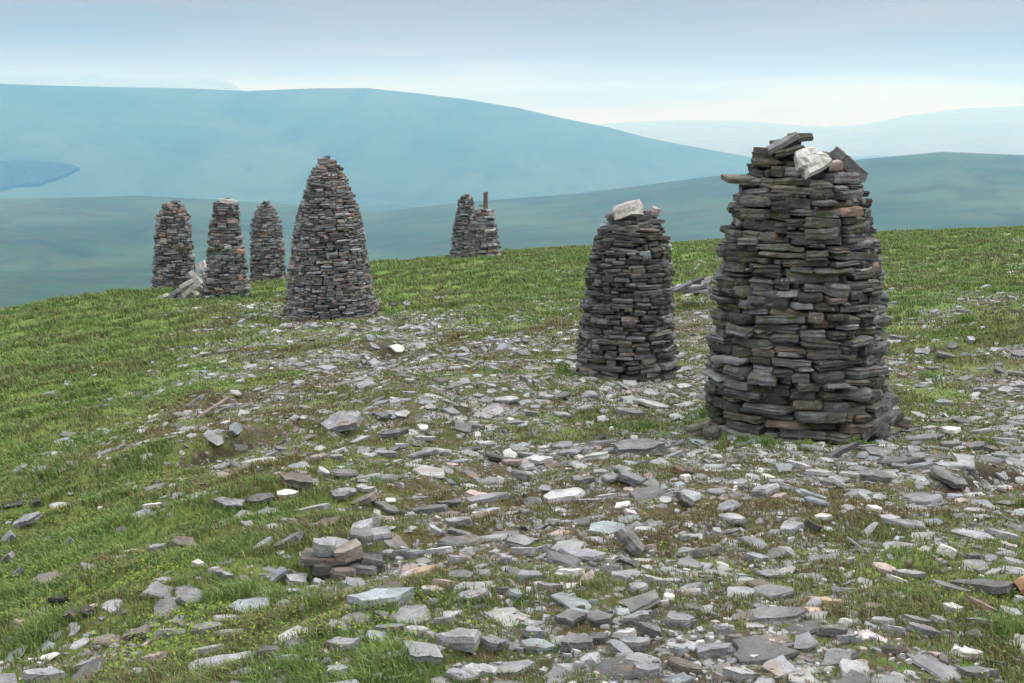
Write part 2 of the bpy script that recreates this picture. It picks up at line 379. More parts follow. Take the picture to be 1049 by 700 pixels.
# ------------------------------------------------------------------ ground sheet (polar, one sheet out to the horizon)
az = np.concatenate([np.linspace(-180, -36, 60, endpoint=False), np.linspace(-36, 36, 520), np.linspace(36, 180, 61)[1:-1]])
rr = np.concatenate([[0.02, .4, .8, 1.2, 1.5], np.geomspace(1.8, 60, 360), np.geomspace(60, 19900, 330)[1:]])
A, R = np.meshgrid(np.radians(az), rr)
X = R * np.sin(A); Y = R * np.cos(A); Z = ground_z(X, Y)
na, nr_ = len(az), len(rr)
st, gr, _, _ = fields(X.ravel(), Y.ravel(), Z.ravel())
_, pe = scar_fields(X.ravel(), Y.ravel()); pe = np.where(R.ravel() < 130, pe, 0)
MASK = np.stack([st, gr, pe, sstep(60, 160, R.ravel())], 1)
i0 = np.arange(nr_ - 1)[:, None] * na + np.arange(na)[None]; i1 = np.arange(nr_ - 1)[:, None] * na + (np.arange(na)[None] + 1) % na
Q = np.stack([i0, i1, i1 + na, i0 + na], -1).reshape(-1, 4)
g_ = mesh_obj('ground', np.stack([X, Y, Z], -1).reshape(-1, 3), (Q.ravel(), np.full(len(Q), 4)), M_GROUND, smooth=True, extra=MASK)
tag(g_, 'stony grass fellside falling away to a hazy green moor', kind='structure'); g_['category'] = 'ground'

# ------------------------------------------------------------------ far hills
def hill(name, pts, r, foot_r, foot_z, back, amp, mat, label, rough=8, seed=1, x0=-500, x1=1600):
    px = np.arange(x0, x1 + 1, 4.0); top = fy2z(np.interp(px, *zip(*pts)), r)
    azr = np.arctan((px - W0 / 2) / F)
    ts = np.concatenate([np.linspace(0, 1, 120), np.linspace(1.02, 1.8, 20)])
    V = []
    for t in ts:
        rad = foot_r + (r - foot_r) * t if t <= 1 else r + back * (t - 1)
        zz = foot_z + (top - foot_z) * (t ** 1.0 * .55 + sstep(0, 1, t) * .45) if t <= 1 else top - (t - 1) * back * .25
        x = rad * np.sin(azr) ; y = rad * np.cos(azr)
        env = (4 * t * (1 - t)) if t <= 1 else 0
        zz = zz + (fbm(x / 900, y / 900, seed, 5) - .5) * amp * env + (fbm(x / 200, y / 200, seed + 3, 4) - .5) * amp * .22 * env
        zz = zz + (fbm(x / 260, y / 260, seed + 7, 3) - .5) * rough * (1 if t > .9 else 0)
        V.append(np.stack([x, y, zz], -1))
    V = np.array(V); nt, n = V.shape[:2]
    k = (np.arange(nt - 1)[:, None] * n + np.arange(n - 1)[None]).ravel()
    q = np.stack([k, k + 1, k + 1 + n, k + n], -1)
    o = mesh_obj(name, V.reshape(-1, 3), (q.ravel(), np.full(len(q), 4)), mat, smooth=True)
    tag(o, label, kind='structure'); o['category'] = 'hill'; return V, px, ts
HM = hill_material('fell_grass', (.048, .078, .034), (.074, .104, .048), (.038, .050, .030))
R2 = 6300.0
HM2 = hill_material('haze_paled_moor', (.17, .175, .13), (.21, .21, .16), (.12, .13, .10))  # moor colours lightened so far hills fade: extra haze painted into the base colour
HV, hpx, hts = hill('hill', [(-500, 96), (0, 90), (100, 92), (200, 93), (260, 95), (330, 92), (380, 92), (430, 97), (480, 103), (530, 111), (570, 120), (620, 130), (660, 140), (700, 148), (760, 158), (820, 170), (1000, 195), (1600, 260)],
     R2, 4500, fy2z(212, 4500), 1500, 90, HM, 'broad blue hazy fell across the valley', 3, 5)
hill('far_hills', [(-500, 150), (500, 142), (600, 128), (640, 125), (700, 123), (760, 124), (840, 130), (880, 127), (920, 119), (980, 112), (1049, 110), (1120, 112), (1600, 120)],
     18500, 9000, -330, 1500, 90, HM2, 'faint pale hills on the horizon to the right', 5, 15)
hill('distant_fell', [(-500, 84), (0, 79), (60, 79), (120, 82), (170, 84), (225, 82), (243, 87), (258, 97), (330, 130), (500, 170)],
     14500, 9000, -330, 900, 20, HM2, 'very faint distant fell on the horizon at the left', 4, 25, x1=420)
# conifer plantation on the hill's lower slope: a far-off wood that reads as one mass
M_WOOD = MB('plantation'); _v = M_WOOD.node('ShaderNodeTexCoord').outputs['Object']
M_WOOD.l.new(M_WOOD.mix(M_WOOD.rng(M_WOOD.noise(_v, .05, 5), .35, .65), (.012, .022, .013), (.015, .026, .015)), M_WOOD.b.inputs['Base Color'])
def wood():
    bott = lambda p: np.interp(p, [-300, 0, 40, 60, 78], [196, 194, 190, 184, 175]); topl = lambda p: np.interp(p, [-300, 0, 20, 70, 78], [160, 167, 167, 170, 173])
    V, Fc = [], []
    yy = fy2z; r_, c_ = HV.shape[:2]
    _, PY, _ = project(HV[..., 0], HV[..., 1], HV[..., 2]); PX, _, _ = project(HV[..., 0], HV[..., 1], HV[..., 2])
    ok = np.argwhere((PX < 90) & (PX > -290) & (PY > 155) & (PY < 200) & (np.arange(r_)[:, None] < 118) & (np.arange(c_)[None] < c_ - 2))
    for k in range(30000):
        i, j = ok[rng.integers(len(ok))]; a_, b_ = rng.random(2)
        p = (HV[i, j] * (1 - a_) + HV[i + 1, j] * a_) * (1 - b_) + (HV[i, j + 1] * (1 - a_) + HV[i + 1, j + 1] * a_) * b_
        a, b, _ = project(p[0], p[1], p[2])
        nzz = (vnoise(np.array([a / 7.0]), np.array([3.3]), 8)[0] - .5) * 2.5
        if a > 79 + nzz or a < -280 or b < topl(a) + nzz * .4 or b > bott(a) + nzz or (abs(a - 79) < 22 and rng.random() < .35): continue
        h = rng.uniform(11, 15); w = rng.uniform(9, 12); n0 = len(V)
        for q in range(6):
            V.append((p[0] + w * cos(q * pi / 3), p[1] + w * sin(q * pi / 3), p[2] - 4))
        for q in range(6):
            V.append((p[0] + w * .8 * cos(q * pi / 3), p[1] + w * .8 * sin(q * pi / 3), p[2] + h * .7))
        V.append((p[0], p[1], p[2] + h))
        for q in range(6):
            Fc.append((n0 + q, n0 + (q + 1) % 6, n0 + 6 + (q + 1) % 6, n0 + 6 + q)); Fc.append((n0 + 6 + q, n0 + 6 + (q + 1) % 6, n0 + 12))
    if V: tag(mesh_obj('plantation', V, Fc, M_WOOD.m), 'dark conifer plantation on the lower slope of the hazy fell', 'wood', kind='stuff')
wood()

# ------------------------------------------------------------------ the hazy air
HAZE_D = 1.85e-4
def haze():
    x, y0, y1, zb, zt = 20000, -20000, 20000, -480, 545
    V = [(sx * x, y, z) for z in (zb, zt) for (sx, y) in ((-1, y0), (1, y0), (1, y1), (-1, y1))]
    m = bpy.data.materials.new('haze_air'); m.use_nodes = True; n = m.node_tree.nodes; n.clear()
    pv = N(n, 'ShaderNodeVolumePrincipled'); o = N(n, 'ShaderNodeOutputMaterial'); m.node_tree.links.new(pv.outputs[0], o.inputs['Volume'])
    pv.inputs['Density'].default_value = HAZE_D; pv.inputs['Color'].default_value = (.165, .52, 1.0, 1); pv.inputs['Absorption Color'].default_value = (1, 1, 1, 1); pv.inputs['Anisotropy'].default_value = .15
    ob = mesh_obj('haze', V, [(0, 3, 2, 1), (4, 5, 6, 7), (0, 1, 5, 4), (1, 2, 6, 5), (2, 3, 7, 6), (3, 0, 4, 7)], m)
    tag(ob, 'pale blue haze in the air over the moor', 'haze', kind='stuff')
haze()

# ------------------------------------------------------------------ stones
TONES = dict(grey=(.235, .245, .258), dark=(.070, .068, .064), pale=(.335, .343, .352), white=(.56, .545, .52), ochre=(.38, .29, .20), pink=(.32, .265, .245),
             blue=(.235, .262, .283), brown=(.140, .127, .112), rust=(.29, .16, .10), mid=(.140, .142, .146), tan=(.22, .19, .165))
def stone_geo(w, d, t, g, n=12, lev=4, rect=.6, rough=1.0):
    """w along x, d along y, t along z (0..t); a cleaved slab with uneven, laminated edges"""
    if rect > .5:
        cn = [(sx * w / 2 * (1 - g.uniform(0, .22) * rough), sy * d / 2 * (1 - g.uniform(0, .22) * rough)) for sx, sy in ((1, 1), (-1, 1), (-1, -1), (1, -1))]
        if g.random() < .5:                          # one broken corner
            q = g.integers(0, 4); a, b = cn[q], cn[q - 1]; cc = cn[(q + 1) % 4]
            cn[q:q + 1] = [tuple(np.array(a) * .65 + np.array(b) * .35), tuple(np.array(a) * .7 + np.array(cc) * .3)]
    else:
        m_ = int(g.integers(4, 7)); ta = (np.arange(m_) + g.uniform(-.30, .30, m_)) / m_ * 2 * pi + g.uniform(0, 6.28)
        cn = [(cos(a) * w / 2 * g.uniform(.82, 1.12), sin(a) * d / 2 * g.uniform(.82, 1.12)) for a in ta]
    cn = np.array(cn); m_ = len(cn); nx_ = np.roll(cn, -1, 0); L_ = np.linalg.norm(nx_ - cn, axis=1)
    cnt = np.ones(m_, int)
    while cnt.sum() < n: cnt[np.argmax(L_ / cnt)] += 1
    pts = []
    for q in range(m_):
        for u in range(cnt[q]):
            f_ = u / cnt[q] + (g.uniform(-.12, .12) if u else 0); p_ = cn[q] * (1 - f_) + nx_[q] * f_
            if u: nn = np.array([nx_[q][1] - cn[q][1], -(nx_[q][0] - cn[q][0])]); p_ = p_ + nn * g.uniform(-.055, .065) * rough
            pts.append(p_)
    pts = np.array(pts); n = len(pts); ox, oy = pts[:, 0].copy(), pts[:, 1].copy()
    k1, k2 = g.uniform(-.18, .18, 2) * rough; ox = ox + oy * k1; oy = oy * (1 + ox / w * k2 * 1.6)
    zs = np.linspace(0, 1, lev); V = []
    ch = min(.012 * w + .003, .2 * t + .002)
    tilt = g.uniform(-.15, .15, 2) * rough
    for i, zz in enumerate(zs):
        edge = i in (0, lev - 1)
        f = 1 - (ch / (w / 2) * g.uniform(.3, 1.6) if edge else 0) + g.uniform(-.055, .04) * rough
        fj = f * (1 + g.uniform(-.028, .028, n) * rough)
        z = zz * t * (1 + (ox / w * tilt[0] + oy / d * tilt[1]) * 2 * zz) + g.uniform(-.05, .05, n) * t * rough * (.5 if i == lev - 1 else 1)
        V.append(np.stack([ox * fj, oy * fj, z], -1))
    top = V[-1]; inn = top * np.array([.55, .55, 1]) ; inn[:, 2] = t * (1 + (inn[:, 0] / w * tilt[0] + inn[:, 1] / d * tilt[1]) * 2) + g.uniform(-.05, .08, n) * t * rough
    V.append(inn); V = np.concatenate(V)
    F_ = []
    for i in range(lev):
        a = i * n
        for k in range(n): F_.append((a + k, a + (k + 1) % n, a + n + (k + 1) % n, a + n + k))
    F_.append(tuple(range(n - 1, -1, -1))); F_.append(tuple(range(lev * n, lev * n + n)))
    return V, F_
def tone_of(name, g, moss=.0):
    c = np.array(TONES[name]) * g.uniform(.70, 1.14) * (1 + g.uniform(-.02, .02, 3)); return np.array([*c, moss])
def rot_z(a): return np.array([[cos(a), -sin(a), 0], [sin(a), cos(a), 0], [0, 0, 1]])
def rot_x(a): return np.array([[1, 0, 0], [0, cos(a), -sin(a)], [0, sin(a), cos(a)]])
def rot_y(a): return np.array([[cos(a), 0, sin(a)], [0, 1, 0], [-sin(a), 0, cos(a)]])
class Pack:
    def __init__(s): s.V = []; s.F = []; s.T = []; s.n = 0
    def add(s, V, F_, tone):
        s.V.append(V); s.F += [tuple(i + s.n for i in f) for f in F_]; s.T.append(np.repeat(tone[None], len(V), 0)); s.n += len(V)
    def build(s, name, mat, parent=None, loc=None):
        return mesh_obj(name, np.concatenate(s.V), s.F, mat, parent, loc, tone=np.concatenate(s.T))

# ------------------------------------------------------------------ cairns
CAIRN_FOOT = []
def cairn(prof, D, label, wr, tr, mix, seed, nparts, n=10, lev=4, top=6, moss=.5, sq=0.0, sqa=0.0, rough=1.0, extra=None, proud=.035):
    """prof rows: (image row, left, right) read at distance D; bottom row first"""
    g = np.random.default_rng(seed)
    yb = prof[0][0]; cxp = (prof[0][1] + prof[0][2]) / 2
    base = at(cxp, yb, D); bx = base[0]; by = D + (at(prof[0][2], yb, D)[0] - at(prof[0][1], yb, D)[0]) / 2 * .9
    bz = gz(bx, by)
    zs, Rs, xo, = [], [], []
    sc_ = by / D
    for (y, xl, xr) in prof:
        a, b = at(xl, y, by), at(xr, y, by)
        zs.append(a[2] - bz); Rs.append((b[0] - a[0]) / 2 - proud * .3); xo.append((a[0] + b[0]) / 2 - bx)
    zs = np.array(zs); zs[0] = min(zs[0], 0); H = zs[-1]
    Rf = lambda z: float(np.interp(z, zs, Rs)); Xf = lambda z: float(np.interp(z, zs, xo))
    root = bpy.data.objects.new('stone_cairn', None); COL.objects.link(root); root.location = (bx, by, bz); root.empty_display_size = .3
    tag(root, label, 'cairn', 'dry stone cairns standing on the fell')
    CAIRN_FOOT.append((bx, by, max(Rs) + .03))
    nb = int(2 * pi * max(Rs) / .028); dth = 2 * pi / nb
    ang = (np.arange(nb) + .5) * dth
    h = ground_z(bx + np.cos(ang) * Rs[0], by + np.sin(ang) * Rs[0]) - bz - .04
    lim = H + (vnoise(ang * 1.6, ang * 0, seed) - .6) * .14
    stones = []; names = list(mix.keys()); pr = np.array(list(mix.values()), float); pr /= pr.sum()
    done = np.zeros(nb, bool); camdir = math.atan2(-by, -bx)
    guard = 0
    while not done.all() and guard < 30000:
        guard += 1
        hh = np.where(done, 1e9, h); i = int(np.argmin(hh)); h0 = h[i]; R_ = max(Rf(h0), .10)
        tol = tr[0] * .45
        l = 0
        while l < nb - 1 and h[(i - l - 1) % nb] < h0 + tol: l += 1
        r = 0
        while r < nb - 1 - l and h[(i + r + 1) % nb] < h0 + tol: r += 1
        gap = l + r + 1; gm = gap * dth * R_
        w = g.uniform(*wr) if g.random() > .25 else g.uniform(wr[0] * .45, wr[0] * 1.1)
        w = min(w, R_ * (1.5 if h0 < .5 * H else .85))
        k = max(2, int(round(w / (dth * R_))))
        if gap <= k * 1.35: k = gap; s0 = (i - l) % nb
        elif gap - k < k * .45: k = gap // 2 + g.integers(0, 2); s0 = (i - l) % nb
        else: s0 = (i - l) % nb if g.random() < .5 else (i + r - k + 1) % nb
        idx = (s0 + np.arange(k)) % nb
        z0 = h[idx].max() if k > 1 else h0; z0 = min(z0, h0 + tol)
        w = k * dth * R_
        nbh = min(h[(i - l - 1) % nb], h[(i + r + 1) % nb]) - z0
        t = g.uniform(*tr)
        if w < wr[0] * .8 and nbh > tr[0] * .5: t = min(max(nbh, tr[0] * .6), tr[1] * 1.15)
        t = min(t, max(w * .8, tr[0] * .6))
        a = ang[0] + (s0 + (k - 1) / 2) * dth
        zc = z0 + t / 2; R_ = max(Rf(zc), .08); Rr = R_ * (1 + sq * cos(4 * (a - sqa)))
        dep = min(g.uniform(.20, .34), Rr * .95 + .06)
        half = k * dth / 2
        rc = Rr * (1 + cos(min(half, 1.0))) / 2 + np.clip(g.normal(0, proud * .55), -proud, proud * .8) - dep / 2
        ww = w * g.uniform(.92, 1.03) + .004
        tn = names[g.choice(len(names), p=pr)]
        ms = moss * g.uniform(.2, 1.4) * (1.0 if cos(a - (camdir - .7)) > -.2 else .35)
        V, Fc = stone_geo(ww, dep, t * g.uniform(.80, .98), g, n, lev, .75 if w > .12 else .35, rough)
        V = V @ (rot_z(g.normal(0, .09)) @ rot_y(g.normal(0, .045)) @ rot_x(g.normal(.02, .06))).T
        V = V + np.array([0, -rc, z0]); V = V @ rot_z(a + pi / 2).T + np.array([Xf(zc), 0, 0])
        fac = cos(a - camdir)
        stones.append((V, Fc, tone_of(tn, g, ms), (w * t * max(fac, 0) if fac > .12 else 0), tn))
        h[idx] = z0 + t * .985
        done |= h > lim
    for k in range(top):
        q = k / max(top - 1, 1); zt = H - .04 + q * tr[1] * 1.6; rr_ = Rs[-1] * (1 - .55 * q)
        a = g.uniform(0, 6.28); w = g.uniform(.8, 1.35) * max(Rs[-1], wr[0] * .5); dd = w * g.uniform(.6, .9); t = g.uniform(*tr) * .9
        V, Fc = stone_geo(w, dd, t, g, n, lev, .5, rough)
        V = V @ (rot_z(g.uniform(0, 6.28)) @ rot_y(g.normal(0, .10)) @ rot_x(g.normal(0, .08))).T + np.array([Xf(zt) + cos(a) * rr_ * .45, sin(a) * rr_ * .45, zt])
        stones.append((V, Fc, tone_of(names[g.choice(len(names), p=pr)], g, moss * .5), w * t * .9, 'x'))
    order = sorted(range(len(stones)), key=lambda q: -stones[q][3]); own = set(order[:nparts])
    rest = Pack()
    for q, (V, Fc, tn, s_, nm) in enumerate(stones):
        if q in own and s_ > 0:
            o = mesh_obj('stone', V, Fc, M_CAIRN, root, tone=np.repeat(tn[None], len(V), 0))
            if nm in ('rust', 'white'): o['label'] = {'rust': 'rust orange slate in the cairn wall', 'white': 'pale quartz stone in the cairn wall'}[nm]
        else: rest.add(V, Fc, tn)
    # rubble heart of the cairn
    nc = 20; cz = np.linspace(-.05, H - .06, 14); CV = []; CF = []
    for j, z in enumerate(cz):
        rr_ = max(Rf(z) - .17, .04)
        for q in range(nc):
            jj = 1 + g.uniform(-.07, .07); CV.append((Xf(z) + rr_ * jj * cos(q * 2 * pi / nc), rr_ * jj * sin(q * 2 * pi / nc), z))
    for j in range(13):
        for q in range(nc): CF.append((j * nc + q, j * nc + (q + 1) % nc, (j + 1) * nc + (q + 1) % nc, (j + 1) * nc + q))
    CF.append(tuple(range(13 * nc, 14 * nc)))
    rest.add(np.array(CV), CF, np.array([.06, .058, .055, 0]))
    o = rest.build('stonework', M_CAIRN, root)
    if nparts: o['kind'] = 'stuff'
    if extra: extra(root, g, H, Rs[-1], bx, by, bz, Xf)
    return root
def child_stone(root, name, px, py, D, w, d, t, tone, g, rx=0, ry=0, rz=0, label=None, rect=.4, moss=0, n=14, lev=5, rough=1.0):
    b = root.location; p = at(px, py, D) - np.array([b.x, b.y, b.z])
    V, Fc = stone_geo(w, d, t, g, n, lev, rect, rough)
    V = V - np.array([0, 0, t / 2]); V = V @ (rot_z(rz) @ rot_y(ry) @ rot_x(rx)).T + p
    tn = np.array([*TONES[tone], moss]) if isinstance(tone, str) else np.array([*tone, moss])
    o = mesh_obj(name, V, Fc, M_CAIRN, root, tone=np.repeat(tn[None], len(V), 0))
    if label: o['label'] = label
    return o
MIXD = dict(dark=5.5, mid=5, brown=1.6, grey=.9, pink=.08)
MIXN = dict(mid=5, grey=4, brown=2, dark=2, pink=.5, blue=.3)
MIXF = dict(mid=5, grey=4, brown=1.6, pink=1.1, dark=1.6, pale=.9, rust=.14)
def ex1(root, g, H, Rt, bx, by, bz, Xf):
    D = by
    cs = lambda *a, **k: child_stone(root, *a, **k)
    cs('capstone', 831, 166, D - .42, .35, .30, .13, (.50, .49, .475), np.random.default_rng(12), moss=.5, rx=1.15, ry=.15, rz=.1, label='large white quartz boulder at the top', rect=.1, n=14, rough=1.7)
    cs('stone', 869, 169, D - .16, .44, .12, .115, 'mid', g, ry=.68, rx=.0, label='dark slab leaning down off the right of the top', rect=.7)
    cs('stone', 851, 172, D - .2, .17, .2, .10, 'brown', g, ry=-.1, rect=.6)
    cs('stone', 854, 170, D - .40, .15, .14, .075, 'pink', g, ry=-.05, rect=.6, label='pinkish block beside the white boulder')
    cs('stone', 762, 184, D - .1, .40, .24, .06, 'brown', g, ry=.08, rx=.1, rect=.7, moss=.9, label='thin mossy slab poking out on the left')
    cs('stone', 802, 147, D - .2, .34, .25, .05, 'mid', g, ry=-.5, rect=.6, label='slab tilted up at the very top')
    cs('stone', 808, 155, D - .25, .30, .25, .06, 'dark', g, ry=-.2, rect=.6, moss=.7)
    cs('stone', 787, 156, D - .15, .26, .25, .07, 'dark', g, ry=.1, rect=.5, moss=.8)
    cs('stone', 790, 165, D - .1, .40, .4, .09, 'dark', g, ry=.0, rect=.5, moss=.8)
    cs('stone', 821, 178, D - .15, .42, .4, .09, 'mid', g, ry=.05, rect=.5, moss=.3)
    cs('stone', 810, 150, D - .05, .18, .2, .06, 'grey', g, ry=.15, rect=.5)
    cs('stone', 852, 182, D - .05, .30, .3, .08, 'mid', g, ry=.0, rect=.5)
    cs('stone', 862, 217, D - .50, .31, .25, .065, (.27, .19, .145), g, ry=-.05, rect=.9, label='rusty orange slab on the right edge')
    cs('stone', 889, 275, D - .28, .18, .25, .12, (.34, .22, .18), g, ry=-.05, rect=.9, label='reddish block on the right edge')
    # slabs fallen against the foot on the right
    cs('stone', 896, 433, D - .66, .40, .22, .075, 'mid', g, ry=-.55, rz=.3, rect=.8, label='long slab propped against the foot')
    cs('stone', 903, 416, D - .56, .34, .2, .07, 'mid', g, ry=-.62, rz=.35, rect=.8)
    cs('stone', 908, 429, D - .55, .28, .2, .07, 'mid', g, ry=-.5, rz=.35, rect=.8)
    cs('stone', 905, 441, D - .85, .13, .13, .11, 'mid', g, ry=.2, rect=.4)
    cs('stone', 922, 432, D - .5, .22, .2, .10, 'brown', g, ry=.3, rz=.4, rect=.5)
    cs('stone', 716, 440, D - .5, .22, .2, .10, 'brown', g, ry=-.3, rz=-.4, rect=.5, moss=.8)
    cs('stone', 730, 445, D - .65, .18, .2, .10, 'dark', g, ry=-.1, rz=-.2, rect=.5, moss=.8)
cairn([(446, 727, 911), (425, 724, 909), (380, 723, 911), (330, 728, 908), (300, 729, 906), (270, 733, 903), (240, 738, 899), (215, 745, 893), (200, 751, 888), (185, 758, 882), (172, 766, 868), (160, 774, 852)],
      9.7, 'nearest and largest looking cairn, dark mossy slabs with a white boulder near its top', (.15, .52), (.036, .105), MIXD, 101, 100, n=14, lev=5, top=3, moss=.75, sq=.05, sqa=-pi / 2 + .38, rough=1.15, extra=ex1, proud=.055)
def ex2(root, g, H, Rt, bx, by, bz, Xf):
    cs = lambda *a, **k: child_stone(root, *a, **k); D = by
    cs('capstone', 643, 216, D - .2, .42, .26, .20, (.42, .405, .38), g, moss=.4, rx=-.45, ry=-.15, rz=.1, label='large pale boulder crowning the cairn', rect=.2, n=11, rough=1.5)
    cs('stone', 671, 217, D - .15, .15, .13, .10, (.36, .32, .30), g, ry=.4, rect=.5)
    cs('stone', 626, 222, D - .1, .18, .18, .07, 'mid', g, ry=.3, rect=.5)
    cs('stone', 660, 226, D - .1, .5, .4, .06, 'mid', g, ry=.0, rect=.5); cs('stone', 640, 231, D, .6, .5, .06, 'mid', g, ry=.0, rect=.5)
cairn([(388, 587, 697), (360, 590, 694), (330, 593, 692), (300, 596, 691), (275, 599, 690), (255, 604, 689), (242, 609, 686), (230, 616, 680), (224, 622, 674)],
      13.75, 'mid-distance cairn of dark slates crowned by one large pale boulder', (.18, .42), (.040, .080), MIXD, 202, 100, n=12, lev=4, top=3, moss=.3, rough=1.1, extra=ex2, proud=.05)
cairn([(327, 289, 391), (312, 291, 387), (300, 293, 383), (272, 296, 379), (245, 299, 375), (232, 301, 373), (218, 304, 370), (205, 308, 365), (191, 312, 359), (180, 316, 354), (172, 320, 350), (167, 325, 346)],
      24.3, 'tallest cairn, a steep pointed beehive of light slates with rust orange flecks', (.15, .38), (.038, .072), MIXF, 303, 100, n=8, lev=3, top=5, moss=.15, proud=.022)
cairn([(299, 155, 201), (270, 157, 199), (245, 158, 197), (230, 159, 196), (220, 161, 194), (212, 166, 189)],
      35.5, 'leftmost cairn, a round topped column just left of the heap of bleached slabs', (.18, .45), (.05, .10), MIXF, 404, 40, n=7, lev=3, top=5, moss=.15, proud=.05)
def ex4(root, g, H, Rt, bx, by, bz, Xf):
    child_stone(root, 'capstone', 232, 206, by - .1, .5, .4, .1, 'white', g, ry=.15, label='pale slab on the flat top', rect=.4)
    child_stone(root, 'stone', 247, 258, by - .62, .26, .2, .12, 'rust', g, label='bright orange stone on the right side', rect=.6)
cairn([(307, 205, 258), (285, 209, 254), (260, 212, 251), (235, 214, 248), (222, 216, 247), (210, 218, 245)],
      31.3, 'slim flat topped cairn just right of the heap of bleached slabs', (.18, .45), (.05, .10), dict(MIXF, dark=3.5), 505, 40, n=7, lev=3, top=3, moss=.15, proud=.07, extra=ex4)
cairn([(289, 256, 293), (265, 256, 292), (245, 256, 291), (230, 257, 289), (218, 260, 285), (211, 265, 280)],
      39.2, 'round topped cairn standing between the slim cairn and the tall pointed one', (.18, .42), (.05, .095), MIXF, 606, 30, n=7, lev=3, top=5, moss=.15, proud=.05)
cairn([(265, 460, 494), (240, 463, 490), (225, 465, 488), (210, 467, 486), (203, 471, 484)],
      45.0, 'far cairn of dark slates, the taller of the pair on the crest', (.18, .42), (.05, .10), dict(MIXF, dark=3.5), 707, 30, n=7, lev=3, top=4, moss=.2, proud=.06)
cE = cairn([(266, 475, 513), (250, 478, 513), (235, 480, 510), (222, 482, 508), (216, 485, 506)],
      42.0, 'shorter far cairn of lighter stones with a wooden post in its top', (.2, .5), (.06, .13), dict(MIXF, pale=2, rust=.5, white=.3, ochre=.4), 808, 30, n=8, lev=3, top=2, moss=.3, proud=.09)
# the weathered post in its top
def post():
    b = cE.location; p = at(497.5, 215, b.y); w, d, h = .17, .13, .66; V = []; Fc = []
    g = np.random.default_rng(5); zs = np.linspace(-.15, h, 8)
    prof = [(-.5, -.42), (-.42, -.5), (.42, -.5), (.5, -.42), (.5, .42), (.42, .5), (-.42, .5), (-.5, .42)]
    for z in zs:
        k = 1 - .04 * max(z, 0)
        for (a, c) in prof: V.append((a * w * k + g.uniform(-.004, .004), c * d * k + g.uniform(-.004, .004), z + (.03 * a if z == h else 0)))
    for j in range(7):
        for q in range(8): Fc.append((j * 8 + q, j * 8 + (q + 1) % 8, j * 8 + 8 + (q + 1) % 8, j * 8 + 8 + q))
    Fc.append(tuple(range(56, 64))); Fc.append(tuple(range(7, -1, -1)))
    m = MB('weathered_wood'); v = m.node('ShaderNodeTexCoord').outputs['Object']
    gr_ = m.noise(m.map(v, (30, 30, 2.2)), 1.0, 5, .6)
    m.l.new(m.mix(m.rng(gr_, .35, .65), (.07, .048, .036), (.17, .125, .10)), m.b.inputs['Base Color']); m.l.new(m.bump(gr_, .6, .01), m.b.inputs['Normal'])
    o = mesh_obj('wooden_post', V, Fc, m.m, loc=(p[0], b.y, p[2])); tag(o, 'short brown wooden post standing upright in the top of the far right cairn', 'post')
post()

# ------------------------------------------------------------------ loose stones
LOOSE = []                                     # dicts: x,y,w,tone,label,...
def add_stone(x, y, w, d, t, tone, rx=0., ry=0., rz=0., sink=.3, dz=0., label=None, z=None, n=None, moss=0., rect=None, short=None, rough=None, pxy=None):
    LOOSE.append(dict(x=x, y=y, w=w, d=d, t=t, tone=tone, rx=rx, ry=ry, rz=rz, sink=sink, dz=dz, label=label, z=z, n=n, moss=moss, rect=rect, short=short, rough=rough))
